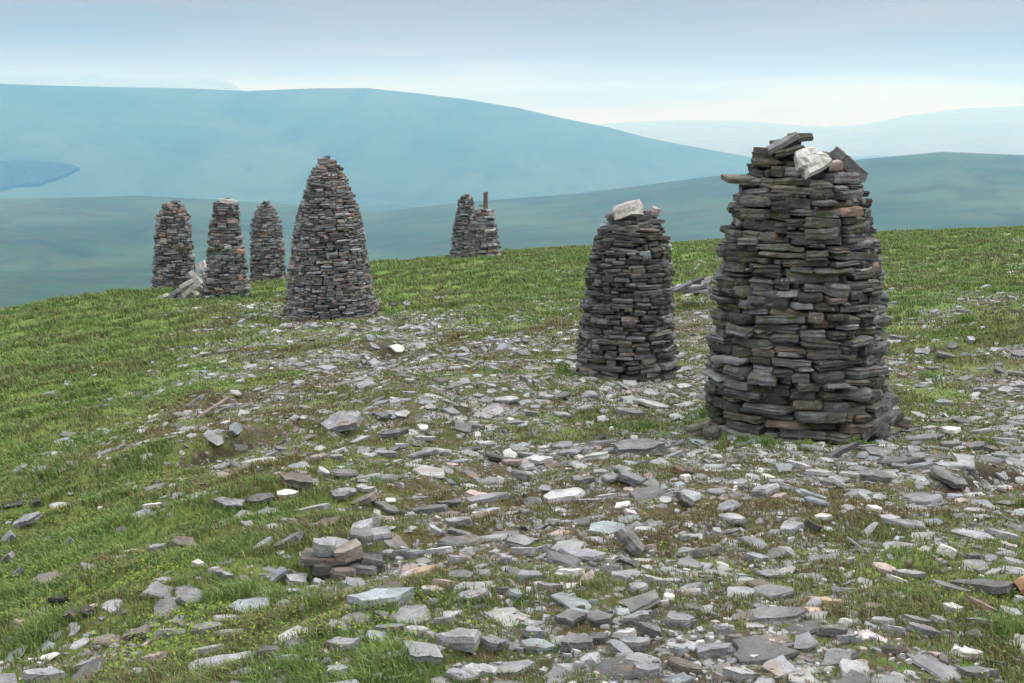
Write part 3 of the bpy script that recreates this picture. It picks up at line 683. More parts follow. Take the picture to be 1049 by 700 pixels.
# px, py, width, height (image), tone, [ry tilt], [label, short name]
HERO = [
 (189,558,38,13,'brown',.05,'flat brown slab with a rusty face resting on the left grass','the brown left-hand slab'),(162,565,18,9,'pale'),(157,521,22,4,'white',0,'thin white slate lying alone on the left slope','the thin white slate'),(102,525,6,5,'white'),
 (82,565,7,5,'white',0,'small white pebble shining in the left grass','the small white pebble'),(203,580,15,7,'white'),(167,598,24,8,'pale'),(144,651,32,17,'brown',-.3,'streaky tilted rock in the lower left grass','the streaky lower-left rock'),
 (171,651,23,8,'grey'),(156,677,32,24,'pink',0,'rough pinkish white slab near the bottom left corner','the pinkish bottom-left slab'),(92,682,36,18,'grey',-.15),(45,694,50,12,'grey'),(138,694,32,10,'grey'),
 (214,646,40,13,'grey',.1),(240,654,38,5,'pale'),(212,669,44,12,'grey',-.05),(225,684,78,10,'grey',-.04,'long flat grey slab along the bottom left','the long bottom-left slab'),(235,519,33,8,'grey'),(252,541,22,8,'grey'),
 (30,540,30,10,'grey',-.5),(12,552,26,14,'grey',-.6,'slab jutting steeply from the bank at the left edge','the left-edge slab'),(37,520,16,7,'dark',-.3),(8,574,24,10,'grey',-.5),(18,593,26,7,'mid',-.5),(60,618,24,9,'dark',.1),(72,634,26,10,'brown',-.4),(92,628,20,9,'dark'),
 (71,562,18,4,'grey',-.6),(50,556,12,4,'pale',-.5),(135,569,21,4,'pale'),(124,575,18,3,'pale'),(220,587,16,7,'pale'),(226,592,22,6,'grey',.2),
 (293,509,24,7,'white',0,'pale cream flat stone beside the low grey rock','the cream flat stone'),(322,525,35,6,'pale'),(348,509,24,10,'grey',-.2),(303,494,44,18,'brown',0.1,'low rugged brown rock half buried in the turf','the rugged buried rock'),
 (374,514,27,13,'brown',-.35,'tilted brown slab sticking up above the little stone pile','the tilted slab above the pile'),(395,523,40,8,'mid'),(271,561,24,12,'grey',-.35),(296,557,36,12,'mid',-.3),(295,537,22,7,'mid'),(321,541,14,8,'grey'),
 (306,594,39,20,'pale',0.05,'rounded pale grey boulder below the little stone pile','the rounded pale boulder'),(392,613,72,34,'blue',-.06,'biggest pale blue slab, broad and flat, right of the grass tufts','the big pale blue slab'),(352,592,24,9,'pale'),
 (435,585,38,17,'ochre',0,'tan topped wedge of rock above the big pale blue slab','the tan wedge rock'),(419,569,35,8,'grey',.05),(452,566,33,9,'pale',.05,'thin whitish slab, pointed on the left, above the tan rock','the pointed whitish slab'),(398,570,20,8,'pale'),(465,577,26,8,'pale',.25),
 (473,590,30,18,'mid',0),(496,589,13,18,'grey',0),(443,609,30,10,'pale'),(455,602,26,8,'pink',.2,'long pinkish sliver of rock beside the pale blue slab','the pinkish sliver'),(486,613,38,12,'grey'),(390,634,18,12,'mid'),(455,641,27,6,'pale'),(400,648,36,9,'grey',-.1),
 (427,651,30,6,'pale'),(430,672,55,25,'grey',.15,'large pointed grey slab just right of the long bottom grass','the pointed bottom slab'),(470,656,46,30,'grey',-.12,'broad cracked grey slab in the lower middle','the cracked lower-middle slab'),(502,664,34,14,'grey'),(490,690,44,14,'pale'),(472,696,40,10,'grey'),
 (303,663,30,16,'mid',0),(275,672,34,14,'mid'),(295,680,26,8,'pale'),(350,664,38,8,'grey'),(445,621,14,8,'grey'),(516,573,16,18,'grey',.3),(468,550,30,10,'grey'),(445,546,18,8,'pale'),
 (497,513,46,10,'grey',-.1),(470,537,30,9,'grey',-.35),(500,526,30,11,'pale',-.1),(488,508,26,11,'pink',0,'squarish pinkish stone in the scree at the centre','the squarish pinkish stone'),(463,518,34,10,'mid',-.1),(440,524,46,8,'mid',-.1),
 (579,510,48,22,'pale',-.1,'large whitish pink slab overhanging a dark hollow','the overhanging whitish slab'),(637,519,22,11,'white',-.1,'bright white slab leaning on a small grey one','the bright white slab'),(645,528,17,9,'pale',.1),(643,561,32,24,'mid',.75,'dark wedge of slate tipped steeply to the right','the steep dark wedge'),
 (596,569,54,19,'grey',.05,'large flat slab with a dark undercut face','the undercut flat slab'),(586,588,38,17,'white',.12,'angular white slab beneath the undercut flat slab','the angular white slab'),(540,590,42,22,'grey'),(535,566,28,12,'pale'),(566,537,18,8,'pale'),(627,586,24,8,'pale'),(634,594,32,6,'grey'),
 (671,598,31,9,'pale'),(653,605,24,13,'grey',.0),(710,608,26,12,'pale',-.3),(583,633,36,21,'mid',.0,'grey brown trapezoid slab in the lower centre','the trapezoid slab'),(612,635,34,18,'mid',0),(589,660,40,26,'mid',.1,'dark grey three cornered slab lowest of the lower centre group','the three-cornered slab'),
 (547,650,28,14,'blue',0),(549,664,44,14,'blue',0,'smooth bluish slab with a pointed left end','the smooth bluish slab'),(695,638,36,17,'grey',.1),(655,636,44,12,'grey',-.1),(665,648,28,14,'mid',.3),(641,653,26,13,'pale'),(653,662,32,14,'grey'),(613,656,24,15,'mid'),
 (608,681,24,14,'pale',-.5),(663,690,38,17,'grey',0,'grey slab at the bottom edge below the centre','the bottom-centre slab'),(699,687,40,8,'brown',.1),(731,671,44,9,'grey',-.05),(743,647,32,11,'grey'),(757,659,30,8,'brown'),(757,694,44,13,'pale'),(697,671,16,9,'grey'),
 (750,536,34,11,'pale'),(775,573,28,16,'blue',.1),(718,568,52,12,'mid',-.05,'long low dark slab at the edge of the grassy mound','the long low dark slab'),(701,552,15,9,'grey'),(563,606,30,8,'grey'),(527,612,16,14,'blue',.2),(710,611,20,8,'pale'),(685,616,14,10,'white'),
 (846,618,45,14,'ochre',.02,'lone ochre and cream boulder lying in the right-hand grass','the ochre boulder'),(866,609,26,9,'grey'),(865,640,21,10,'white',0,'small white block below the ochre boulder','the white block'),(918,598,30,8,'white',.1,'flat white slab on grass under a longer grey one','the flat white slab'),
 (931,591,32,9,'grey'),(906,583,28,17,'pink',0),(971,565,23,19,'white',.25,'white angular boulder standing in the right-hand turf','the white angular boulder'),(930,538,50,14,'grey',0.05),(912,533,24,12,'pale'),(895,521,20,11,'white'),(843,532,19,9,'white',0,'cream coloured cobble among darker slates','the cream cobble'),
 (812,541,28,18,'grey',0),(832,541,22,12,'dark',.4),(836,516,30,11,'blue',.3),(975,628,28,8,'white'),(1004,624,40,16,'pink',.25,'blocky slab with an orange pink face at the lower right','the pink-faced slab'),(1034,630,26,14,'grey'),(987,671,42,10,'white',0,'low jagged white slab in the bottom right grass','the jagged white slab'),
 (940,640,34,12,'grey',.1),(905,641,26,10,'grey',-.1),(946,651,40,10,'grey',.15),(916,648,26,11,'pale'),(851,651,36,9,'mid',.2),(868,660,17,6,'blue'),(1002,641,30,10,'grey'),(965,641,30,10,'pale'),(998,655,20,9,'mid'),(1000,694,46,10,'mid',-.15),(1023,684,24,12,'dark'),
 (1015,604,76,20,'mid',-.12,'large dark slab half sunk in the turf at the right edge','the sunken right-edge slab'),(1047,606,20,26,'rust',.9,'reddish brown slab tilted upright at the right edge','the reddish right-edge slab'),(1030,549,44,18,'grey',.05),(1000,572,22,7,'mid'),(1033,562,18,7,'white'),
 (612,467,27,15,'pale',-.1,'clean pale block lying on grass left of the big sunken slab','the clean pale block'),(655,460,58,22,'mid',-.15,'big lichen grey slab sunk into the turf before the nearest cairn','the big sunken slab'),(670,417,44,4,'pale',.13,'long thin slat of stone lying aslant between the two nearer cairns','the long thin slat'),
 (646,492,32,16,'blue',.2),(625,493,18,8,'grey'),(614,485,18,8,'pale'),(596,492,30,12,'mid'),(703,490,16,9,'white'),(700,483,28,10,'dark',.2),(583,466,24,8,'grey',-.3),(525,475,22,10,'pink'),(533,489,20,16,'mid',.5),(505,470,30,8,'dark'),(540,469,30,7,'grey'),
 (618,431,17,8,'pale'),(646,423,40,8,'grey'),(700,516,24,7,'mid',.4),(620,510,24,7,'pale'),(835,460,36,10,'grey',.1),(862,467,34,10,'mid',-.5),(888,459,24,7,'grey'),(900,489,34,22,'mid',0,'dark upstanding block right below the nearest cairn','the upstanding dark block'),
 (925,473,50,13,'mid'),(970,493,44,13,'mid',.15),(870,487,28,7,'pale'),(838,485,34,7,'pale'),(858,498,22,8,'pale',.6),(820,478,30,6,'pale'),(806,500,24,12,'grey',.3),(785,503,34,18,'pale',-.1,'thick pale boulder among slates below the nearest cairn','the thick pale boulder'),
 (832,511,38,7,'blue',.2),(950,449,44,5,'grey'),(975,441,20,12,'white',.1),(1005,443,26,6,'grey',-.15),(1030,451,36,8,'pale'),(1018,460,16,14,'mid'),(1000,458,24,10,'mid'),(975,455,26,8,'grey'),(920,346,16,9,'mid'),(968,366,26,10,'mid',.3,'dark block lying over a hollow in the bank at the right','the hollow-bank block'),
 (995,350,12,10,'pale'),(945,362,24,7,'grey'),(335,378,25,8,'grey',-.05),(352,441,46,18,'grey',-.3,'large flat grey slab sunk level with the turf left of centre','the level sunken slab'),(402,447,34,11,'mid',-.3,'tapered dark slab lying just left of a white stone','the tapered dark slab'),(433,439,15,8,'white',0,'single white stone right of the tapered dark slab','the single white stone'),
 (435,452,24,4,'pale',-.1),(239,441,9,12,'blue',.9,'small bluish slate standing on edge on the left slope','the small upright slate'),(216,425,40,7,'pink',-.5),(236,419,24,6,'grey',-.3),(200,415,22,7,'grey',-.6),(240,405,14,6,'pale'),(406,359,15,7,'white'),(419,404,20,4,'pale'),(392,430,22,6,'mid',-.2),
 (326,470,18,5,'pink'),(420,392,14,4,'pale'),(373,505,20,5,'pale'),(266,516,34,7,'mid',-.2),(245,519,14,6,'pale'),(257,386,12,7,'grey'),(246,391,10,5,'pale'),(345,470,14,5,'grey'),(330,485,14,8,'pale'),(355,507,24,7,'grey'),
 (395,466,24,5,'grey'),(410,459,14,4,'pale'),(288,462,14,5,'grey'),(460,423,22,7,'grey'),(440,418,14,5,'pale'),(520,413,26,7,'pale'),(560,408,20,6,'pale'),(545,425,16,6,'grey'),(490,437,20,6,'mid'),(575,425,24,6,'grey'),(600,419,22,6,'grey'),
 (480,462,24,6,'mid'),(497,455,20,6,'pale'),(345,693,24,6,'pale'),(20,483,18,5,'grey',-.5),
]
for hst in HERO:
    px, py, w, h, tn = hst[:5]; ry = hst[5] if len(hst) > 5 else rng.normal(0, .06)
    hit = ground_hit(px, py + h * .3)
    if hit is None: continue
    x, y, _ = hit; dep = project(x, y, gz(x, y))[2]; m = dep / F
    el = (py - HZ) / F + .12
    wm = w * m / max(cos(ry), .6); dm = min(h * .62 * m / max(sin(el), .12), wm * 1.15); dm = max(dm, wm * .35)
    tm = max(.034, min(h * .46 * m, wm * .45))
    lab = hst[6] if len(hst) > 6 else None; sh = hst[7] if len(hst) > 7 else None
    add_stone(x, y + dm * .15, wm, dm, tm, tn, rx=rng.normal(.08, .06), ry=ry, rz=rng.normal(0, .12), sink=.10, label=lab, short=sh, n=13, moss=.25)
# the little pile of blocks left of centre
ph = ground_hit(350, 590); PX0, PY0 = ph[0], ph[1]; pm = project(PX0, PY0, gz(PX0, PY0))[2] / F
def pile(px, py, w, t, d, tn, ry, label, dy=0):
    zc = at(px, py, PY0 + dy)
    add_stone(zc[0], PY0 + dy, w * pm, d * pm, t * pm, tn, ry=ry, rz=rng.normal(0, .15), z=zc[2] - t * pm / 2, label=label, n=12, rect=.8, rough=.9)
pile(335, 581, 38, 15, 34, 'dark', .0, 'dark bottom block at the left of the little stone pile')
pile(372, 584, 34, 13, 34, 'mid', .05, 'low bottom block at the right of the little stone pile')
pile(352, 587, 30, 12, 30, 'brown', .0, 'brownish bottom block in the middle of the little stone pile', -.05)
pile(324, 572, 30, 9, 34, 'brown', .05, 'flat block sticking out left in the little stone pile', .03)
pile(352, 573, 36, 9, 36, 'dark', -.04, 'thin dark slab under the tan block of the little pile', .03)
pile(380, 573, 24, 9, 30, 'mid', .1, 'grey slab sticking out right in the little stone pile', .05)
pile(332, 561, 27, 13, 18, 'grey', .04, 'smooth grey block on the left top of the little pile', .03)
pile(358, 566, 32, 13, 24, 'tan', -.22, 'large tan block on top of the little pile', .0)
pile(372, 549, 30, 8, 28, 'mid', .05, 'flat mossy grey slab at the back top of the little pile', .12)
pile(391, 547, 22, 8, 24, 'grey', -.15, 'small grey slab at the back right of the little pile', .14)
pile(385, 532, 9, 17, 10, 'white', .1, 'small white stone standing upright behind the little pile', .28)
# heap of bleached slabs between the two left cairns
gh = np.random.default_rng(77)
for (px, py, w, t, ry, tn) in [(208,272,16,4,1.25,'white'),(204,276,18,4,1.05,'pale'),(199,284,20,4,.9,'white'),(203,288,22,5,.75,'pale'),(193,290,22,4,-.45,'white'),(186,296,26,4,-.5,'pale'),(196,297,24,5,-.7,'white'),
    (180,301,26,4,-.42,'white'),(172,305,24,4,-.4,'pale'),(190,303,22,5,-.3,'white'),(200,304,16,5,-.9,'white'),(166,308,16,3,-.35,'white'),(207,281,14,3,1.2,'pale'),(184,308,20,3,-.2,'pale'),(205,295,12,4,.8,'grey')]:
    D_ = 33.0 + gh.uniform(-.3, .3); p = at(px, py, D_); m = D_ / F
    add_stone(p[0], D_, w * m * .95, .2, t * m * .95, tn, ry=ry, rz=gh.normal(0, .25), z=max(p[2], gz(p[0], D_) + .04) - t * m / 2, rect=.9, n=8, rough=.7, label='@bleached')
# heap of long dark slabs behind, between the middle cairn and the nearest one
for (px, py, w, t, ry, tn) in [(712,266,34,3,-.2,'mid'),(720,272,30,4,-.5,'mid'),(708,285,34,3,-.35,'dark'),(716,291,36,3,-.2,'mid'),(704,294,26,4,-.1,'pale'),(722,283,26,4,-.7,'brown'),(714,298,30,3,-.05,'grey'),(726,290,20,5,.5,'pale'),(700,289,22,3,-.5,'mid')]:
    D_ = 24.5 + gh.uniform(-.4, .4); p = at(px, py, D_); m = D_ / F; z = p[2]; g0 = gz(p[0], D_)
    add_stone(p[0], D_, w * m, .3, t * m, tn, ry=ry, rz=gh.normal(0, .2), z=max(min(z, g0 + .5), g0) - t * m / 2, rect=.9, n=8, rough=.7, label='@darkheap')

occ = [(s['x'], s['y'], s['w'] * .42) for s in LOOSE]
OX = np.array([o[0] for o in occ]); OY = np.array([o[1] for o in occ]); OR = np.array([o[2] for o in occ])
def sample(n, r0, r1, p, g, half=28.5):
    """points over the fell, radial density r**-p per metre of range"""
    u = g.random(n); q = 1 - p
    r = (r0 ** q + u * (r1 ** q - r0 ** q)) ** (1 / q) if abs(q) > 1e-6 else r0 * (r1 / r0) ** u
    a = np.radians(g.uniform(-half, half, n)); return r * np.sin(a), r * np.cos(a), r
g2 = np.random.default_rng(21)
x, y, r = sample(120000, 2.6, 52, -.35, g2)
z = ground_z(x, y); st, gr, px, py = fields(x, y, z)
vis = (py < 730) & (px > -60) & (px < 1110)
uu = x * .80 + y * .60; vv = -x * .60 + y * .80
patch = .5 * fbm(x / .6, y / .6, 91, 3) + .5 * fbm(uu / 2.6, vv / .55, 93, 3)
keep = vis & (g2.random(len(x)) < np.clip(st * .95 - .06 + (patch - .5) * 2.6 * np.clip(st * 3, 0, 1), 0, 1) * np.clip(1.35 - r / 70, .3, 1))
x, y, z, r, st = x[keep], y[keep], z[keep], r[keep], st[keep]
size = np.exp(g2.normal(np.log(.056), .66, len(x))).clip(.025, .24); size = np.maximum(size, r * .0025)
o_ = np.argsort(-size); x, y, z, r, size = x[o_], y[o_], z[o_], r[o_], size[o_]
def in_cairn(X_, Y_, pad=0.0):
    m = np.zeros(len(X_), bool)
    for (cx_, cy_, R_) in CAIRN_FOOT: m |= (X_ - cx_) ** 2 + (Y_ - cy_) ** 2 < (R_ + pad) ** 2
    return m
bad = in_cairn(x, y, .04)
cell = {}; acc = []
for s in LOOSE: cell.setdefault((int(s['x'] // .5), int(s['y'] // .5)), []).append((s['x'], s['y'], s['w'] * .40))
for k in range(len(x)):
    if bad[k]: continue
    ci, cj = int(x[k] // .5), int(y[k] // .5); ok = True; rad = size[k] * .40
    for a in (-1, 0, 1):
        for b in (-1, 0, 1):
            for (qx, qy, qr) in cell.get((ci + a, cj + b), ()):
                if (qx - x[k]) ** 2 + (qy - y[k]) ** 2 < ((qr + rad) * .80) ** 2: ok = False; break
            if not ok: break
        if not ok: break
    if ok: cell.setdefault((ci, cj), []).append((x[k], y[k], rad)); acc.append(k)
tnames = ['grey', 'pale', 'mid', 'blue', 'brown', 'pink', 'white', 'ochre', 'dark']; tp = np.array([34, 20, 20, 9, 7, 4, 1.5, .7, 3]); tp = tp / tp.sum()
for k in acc:
    w = size[k]; el = g2.uniform(.55, 1.15); tilt = .13 if (g2.random() < .8 or w > .15) else .42; ti = g2.choice(9, p=tp)
    if w > .12 and ti >= 5: ti = 2 if w > .2 else 0
    add_stone(x[k], y[k], w, w * el, w * g2.uniform(.06, .19) if r[k] < 14 else w * g2.uniform(.14, .3), tnames[ti], rx=g2.normal(.10, tilt * .7), ry=g2.normal(-.04, tilt), rz=g2.uniform(-.8, .8), sink=g2.uniform(.25, .75), moss=.45)

GZ = ground_z(np.array([s['x'] for s in LOOSE]), np.array([s['y'] for s in LOOSE]))
E = .1
_x = np.array([s['x'] for s in LOOSE]); _y = np.array([s['y'] for s in LOOSE])
NX = -(ground_z(_x + E, _y) - ground_z(_x - E, _y)) / (2 * E); NY = -(ground_z(_x, _y + E) - ground_z(_x, _y - E)) / (2 * E)
for i, s in enumerate(LOOSE):
    s['gz'] = GZ[i]; s['nx'] = NX[i] * .8; s['ny'] = NY[i] * .8; s['dist'] = math.hypot(s['x'], s['y'])
    px, py, dep = project(s['x'], s['y'], GZ[i]); s['px'] = float(px); s['py'] = float(py)
    s['vis'] = 0 < px < W0 and py < 703
    s['show'] = s['w'] / s['dist'] + (10 if s['label'] else 0) + (.02 if i < len(HERO) else 0)
def loose_matrix(s):
    if s['z'] is None:
        nrm = np.array([s['nx'], s['ny'], 1.0]); nrm /= np.linalg.norm(nrm)
        xa = np.array([1, 0, 0]) - nrm * nrm[0]; xa /= np.linalg.norm(xa); ya = np.cross(nrm, xa)
        B = np.stack([xa, ya, nrm], 1)
    else: B = np.eye(3)
    return B @ rot_y(s['ry']) @ rot_z(s['rz']) @ rot_x(s['rx'])
cand = sorted([i for i, s in enumerate(LOOSE) if s['vis']], key=lambda i: -LOOSE[i]['show'])
IND = set(cand[:296])
# what sets each stone apart, told from the most striking stones and the cairns around it
ANCH = [(s['px'], s['py'], s['short'], i) for i, s in enumerate(LOOSE) if s['short'] and i in IND]
ANCH += [(820, 446, 'the nearest cairn', -1), (641, 388, 'the pale-crowned cairn', -1), (340, 328, 'the tall pointed cairn', -1), (356, 582, 'the little stone pile', -1), (188, 300, 'the bleached heap', -1)]
ORD = ['', 'second ', 'third ', 'fourth ', 'fifth ', 'sixth ', 'seventh ', 'eighth ', 'ninth ', 'tenth ', 'eleventh ', 'twelfth ']
quad = {}
for i in IND:
    s = LOOSE[i]
    if s['label'] and s['label'][0] != '@': continue
    if s['label'] == '@bleached' or s['label'] == '@darkheap': continue
    b = min(ANCH, key=lambda a: (a[0] - s['px']) ** 2 + ((a[1] - s['py']) * 1.5) ** 2)
    dx, dy = s['px'] - b[0], s['py'] - b[1]
    if abs(dx) > 2.2 * abs(dy): dr = 'right of' if dx > 0 else 'left of'
    elif abs(dy) > 2.2 * abs(dx): dr = 'below' if dy > 0 else 'above'
    else: dr = ('below' if dy > 0 else 'above') + ' and ' + ('right of' if dx > 0 else 'left of')
    fam = {'pale': 'pale grey', 'grey': 'grey', 'mid': 'dull grey', 'blue': 'bluish grey', 'brown': 'brownish', 'pink': 'pinkish', 'white': 'whitish', 'ochre': 'ochre', 'dark': 'dark', 'rust': 'rusty'}[s['tone']]
    s['fam'] = fam; quad.setdefault((b[2], dr, fam), []).append((math.hypot(dx, dy), i))
for (an, dr, fam), L in quad.items():
    L.sort()
    for k, (d_, i) in enumerate(L):
        o = ORD[k].strip() if k < 12 else 'farther'
        LOOSE[i]['auto'] = (f'{fam} slate nearest to {an}, {dr} it' if k == 0 else f'{fam} slate, {o} nearest to {an}, {dr} it').replace(' of it', ' of it')
names_b = iter([('topmost', ), ] * 40)
def heap_labels(key, what):
    L = [i for i in range(len(LOOSE)) if LOOSE[i]['label'] == key]; L.sort(key=lambda i: LOOSE[i]['px'])
    for k, i in enumerate(L):
        s = LOOSE[i]; n = len(L)
        pos = ('leftmost' if k == 0 else 'rightmost' if k == n - 1 else (ORD[k] + 'from the left').strip() if k < n / 2 else (ORD[n - 1 - k] + 'from the right').strip())
        s['label'] = f"{ {'white': 'white', 'pale': 'pale grey', 'grey': 'grey', 'mid': 'dull grey', 'dark': 'dark', 'brown': 'brownish'}[s['tone']]} slab {pos} in {what}"
heap_labels('@bleached', 'the bleached heap beside the slim cairn')
heap_labels('@darkheap', 'the slab heap left of the nearest cairn')
scree = Pack(); g3 = np.random.default_rng(31)
for i, s in enumerate(LOOSE):
    near = s['dist'] < 9; n = s['n'] or (11 if near else 8 if s['dist'] < 20 else 6)
    lev = 4 if s['dist'] < 11 else 3 if s['dist'] < 22 else 2
    V, Fc = stone_geo(s['w'], s['d'], s['t'], g3, n, lev, s['rect'] if s['rect'] is not None else g3.uniform(.05, .5), (s['rough'] or 1.35))
    tn = tone_of(s['tone'], g3, s['moss'])
    B = loose_matrix(s); z0 = s['z'] if s['z'] is not None else s['gz'] - s['t'] * s['sink'] + .5 * abs(sin(s['ry'])) * s['w'] * .45
    if i in IND:
        o = mesh_obj('loose_slate', V, Fc, M_LOOSE, tone=np.repeat(tn[None], len(V), 0))
        from mathutils import Matrix
        o.matrix_world = Matrix([[*B[0], s['x']], [*B[1], s['y']], [*B[2], z0], [0, 0, 0, 1]])
        tag(o, s['label'] or s.get('auto'), 'stone', 'slates lying loose on the fell')
    else: scree.add(V @ B.T + np.array([s['x'], s['y'], z0]), Fc, tn)
tag(scree.build('scree', M_LOOSE), 'small slates strewn thickly over the turf', 'scree', kind='stuff')

# ---- gravel: chippings between the slates (vectorised little wedges)
def chips(n, seed):
    g = np.random.default_rng(seed); x, y, r = sample(n, 2.6, 26, .15, g)
    z = ground_z(x, y); st, gr, px, py = fields(x, y, z); p2 = fbm(x / .35, y / .35, 97, 3)
    k = (py < 730) & (px > -60) & (px < 1110) & (g.random(n) < np.clip((st - .25) * 1.5 + (p2 - .5) * 2.2, 0, 1)) & ~in_cairn(x, y)
    x, y, z, r = x[k], y[k], z[k], r[k]; n = len(x); s = np.maximum(np.exp(g.normal(np.log(.017), .45, n)), r * .0016)
    a = g.uniform(0, 6.28, n); base = []
    for q in range(4):
        th = a + q * pi / 2 + g.uniform(-.35, .35, n); rd = s * g.uniform(.45, .8, n); base.append(np.stack([x + rd * np.cos(th), y + rd * np.sin(th) * .8, z - s * .15], -1))
    hh = s * g.uniform(.25, .6, n); sl = g.uniform(-.35, .35, (n, 2))
    top = []
    for q in range(4):
        p = base[q].copy(); dx = (p[:, 0] - x) * .75; dy = (p[:, 1] - y) * .75; p[:, 0] = x + dx; p[:, 1] = y + dy; p[:, 2] = z + hh + dx * sl[:, 0] + dy * sl[:, 1]; top.append(p)
    V = np.stack(base + top, 1).reshape(-1, 3); o = (np.arange(n) * 8)[:, None, None]
    q = np.array([[4, 5, 6, 7], [0, 1, 5, 4], [1, 2, 6, 5], [2, 3, 7, 6], [3, 0, 4, 7]])[None] + o
    T = np.array([TONES[t] for t in ('grey', 'pale', 'mid', 'pink', 'brown', 'white')])[g.choice(6, n, p=[.34, .24, .2, .07, .1, .05])] * g.uniform(.75, 1.2, (n, 1))
    T = np.concatenate([T, np.zeros((n, 1))], 1)
    tag(mesh_obj('gravel', V, (q.reshape(-1), np.full(n * 5, 4)), M_LOOSE, tone=np.repeat(T, 8, 0)), 'grey slate chippings between the larger stones', 'gravel', kind='stuff')
chips(42000, 41)

# ------------------------------------------------------------------ grass and bilberry (stuff)
foot = [(s['x'], s['y'], s['w'] * .30, s['d'] / s['w']) for s in LOOSE if s['dist'] < 16 and s['w'] > .07]
FG = {}
for (fx, fy, fr, fe) in foot: FG.setdefault((int(fx // .4), int(fy // .4)), []).append((fx, fy, fr, fe))
def on_stone(x, y):
    m = np.zeros(len(x), bool)
    ci = np.floor(x / .4).astype(int); cj = np.floor(y / .4).astype(int)
    key = ci * 100003 + cj; order = np.argsort(key, kind='stable'); ks = key[order]
    for (a, b), L in FG.items():
        for da in (-1, 0, 1):
            for db in (-1, 0, 1):
                kk = (a + da) * 100003 + (b + db); lo = np.searchsorted(ks, kk); hi = np.searchsorted(ks, kk, side='right')
                if hi <= lo: continue
                ix = order[lo:hi]
                for (fx, fy, fr, fe) in L: m[ix] |= (x[ix] - fx) ** 2 + ((y[ix] - fy) / max(fe, .4)) ** 2 < fr * fr
    return m
TUFTS = []
for (px, py, rp, hh) in [(395,694,70,.11),(300,697,50,.10),(320,628,26,.13),(285,618,22,.12),(362,583,9,.13),(458,625,17,.11),(250,615,40,.13),(225,620,34,.12),(1035,655,30,.12),(1045,520,12,.14),(720,425,14,.13),(790,456,26,.12),(872,457,26,.12),(830,460,30,.10),(745,452,16,.11),
                         (580,384,9,.2),(575,380,7,.2),(925,310,14,.25),(935,325,12,.22),(905,310,10,.25),(990,330,14,.2),(560,455,30,.08),(660,440,30,.08),(120,540,40,.12),(60,480,50,.12),(955,390,18,.12),(1010,455,14,.1),(690,265,12,.2),(150,470,50,.12),(85,400,50,.16),(470,500,14,.1),(560,530,18,.08),(10,620,40,.14),(40,660,40,.12)]:
    h_ = ground_hit(px, py)
    if h_: TUFTS.append((h_[0], h_[1], rp * h_[1] / F, hh))
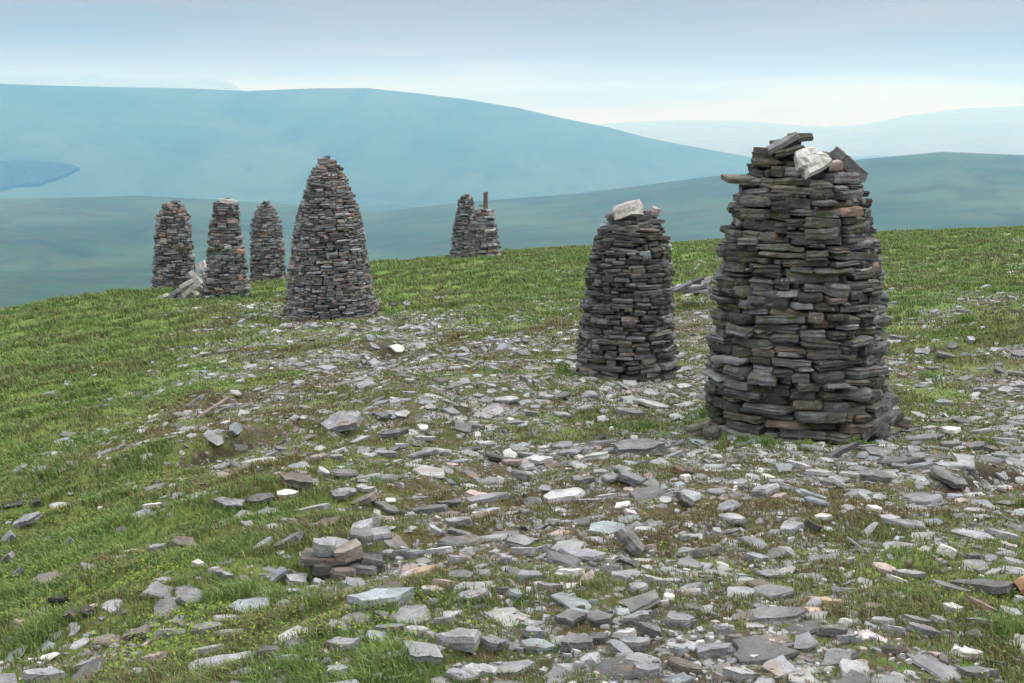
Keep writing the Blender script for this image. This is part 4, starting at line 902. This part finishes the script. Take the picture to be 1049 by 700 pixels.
def blades(name, n, r0, r1, p, seed, hmul, label):
    g = np.random.default_rng(seed); nt = n // 9
    cx_, cy_, _ = sample(nt, r0, r1, p, g)
    sp = .018 + .0016 * np.hypot(cx_, cy_)
    x = np.repeat(cx_, 9) + g.normal(0, 1, nt * 9) * np.repeat(sp, 9); y = np.repeat(cy_, 9) + g.normal(0, 1, nt * 9) * np.repeat(sp, 9)
    z = ground_z(x, y); st, gr, px, py = fields(x, y, z); r = np.hypot(x, y)
    _, pe = scar_fields(x, y)
    tuft = np.zeros(len(x)); th_ = np.zeros(len(x))
    for (tx, ty, tr_, hh) in TUFTS:
        e = np.exp(-(((x - tx) ** 2 + ((y - ty) * .55) ** 2) / (tr_ * .75) ** 2)); tuft = np.maximum(tuft, e); th_ = np.maximum(th_, e * hh)
    cl = fbm(x / .45, y / .45, 101, 3)
    dens = np.clip((1.08 - st * .85) * (.55 + .5 * gr) + (cl - .5) * 1.1, .03, 1) * (1 - pe * .8); dens = np.maximum(dens, tuft)
    k = (py < 760) & (px > -70) & (px < 1120) & (g.random(len(x)) < dens) & ~in_cairn(x, y, -.06)
    k[k] &= ~on_stone(x[k], y[k])
    x, y, z, r, gr, cl, tuft, th_, st = x[k], y[k], z[k], r[k], gr[k], cl[k], tuft[k], th_[k], st[k]; n = len(x)
    hgt = np.maximum((.022 + .062 * np.clip(cl * 1.5 - .2, 0, 1) * (.5 + .6 * gr)) * hmul * (1 - .55 * np.clip(st * 1.2, 0, 1)) * g.uniform(.6, 1.35, n), th_ * g.uniform(.5, 1.1, n))
    wd = np.maximum(.0017, r * .00045) * g.uniform(.7, 1.3, n)
    a = g.uniform(0, 6.28, n); lean = hgt * (g.uniform(.15, .95, n)); bx_, by_ = np.cos(a), np.sin(a)
    # lean a little down-wind (to the left)
    lx = bx_ * lean - .25 * hgt; ly = by_ * lean
    f = a + pi / 2 + g.uniform(-.8, .8, n); wx, wy = np.cos(f) * wd, np.sin(f) * wd
    P0 = np.stack([x - wx, y - wy, z - .01], -1); P1 = np.stack([x + wx, y + wy, z - .01], -1)
    mx_, my_, mz = x + lx * .35, y + ly * .35, z + hgt * .62
    P2 = np.stack([mx_ - wx * .75, my_ - wy * .75, mz], -1); P3 = np.stack([mx_ + wx * .75, my_ + wy * .75, mz], -1)
    P4 = np.stack([x + lx, y + ly, z + hgt * (1 - .3 * np.abs(lean / hgt))], -1)
    V = np.stack([P0, P1, P3, P2, P4], 1).reshape(-1, 3); o = (np.arange(n) * 5)[:, None]
    lv = np.concatenate([np.array([0, 1, 2, 3])[None] + o, np.array([3, 2, 4])[None] + o], 1).ravel()
    lt = np.tile([4, 3], n)
    C = np.array([(.078, .136, .036), (.126, .192, .050), (.180, .235, .066), (.095, .092, .038), (.185, .155, .088), (.12, .085, .050)])
    hue = fbm(x / 1.1, y / 1.1, 111, 3); gg = np.clip(gr * .9 + (hue - .5) * 1.35 + tuft * .5, 0, 1)
    u = g.random(n); lushp = np.clip(-.02 + gg * 1.05, .05, .95)
    idx = np.where(u < lushp, g.choice(3, n, p=[.38, .4, .22]), 3 + g.choice(3, n, p=[.45, .35, .2]))
    T = C[idx] * g.uniform(.75, 1.25, (n, 1))
    tag(mesh_obj(name, V, (lv, lt), M_BLADE, tone=np.repeat(T, 5, 0)), label, 'grass', kind='stuff')
blades('grass', 620000, 2.5, 20, .55, 51, 1.0, 'short wiry moorland grass growing between the stones')
blades('grass', 420000, 18, 62, .75, 52, 1.9, 'longer green grass on the far part of the fell')
def leaves(n, seed):
    g = np.random.default_rng(seed); x, y, r = sample(n, 2.8, 34, .6, g)
    z = ground_z(x, y); st, gr, px, py = fields(x, y, z)
    f = fbm(x / 1.0, y / 1.0, 131, 3); left = np.clip(1.15 - px / 700, .12, 1)
    k = (py < 740) & (px > -60) & (px < 1110) & (g.random(n) < np.clip((f - .56) * 6, 0, 1) * left * (1 - st * .7)) & ~in_cairn(x, y)
    k[k] &= ~on_stone(x[k], y[k])
    x, y, z, r = x[k], y[k], z[k], r[k]; n = len(x); s = np.maximum(.0062, r * .00085) * g.uniform(.7, 1.4, n); z = z + g.uniform(.004, .055, n)
    a = g.uniform(0, 6.28, n); t = g.uniform(-.7, .7, n); u = g.uniform(-.5, .5, n)
    ax = np.stack([np.cos(a), np.sin(a), t], -1) * s[:, None]; bx_ = np.stack([-np.sin(a), np.cos(a), u], -1) * s[:, None] * .6; c = np.stack([x, y, z], -1)
    V = np.stack([c - ax, c - bx_, c + ax, c + bx_], 1).reshape(-1, 3)
    C = np.array([(.12, .19, .015), (.18, .24, .02), (.085, .14, .02), (.20, .12, .04)])[g.choice(4, n, p=[.4, .3, .25, .05])] * g.uniform(.8, 1.25, (n, 1))
    tag(mesh_obj('bilberry', V, (np.arange(n * 4), np.full(n, 4)), M_LEAF, tone=np.repeat(C, 4, 0)), 'yellow green bilberry leaves in low mats on the slope', 'bilberry', kind='stuff')
leaves(420000, 61)
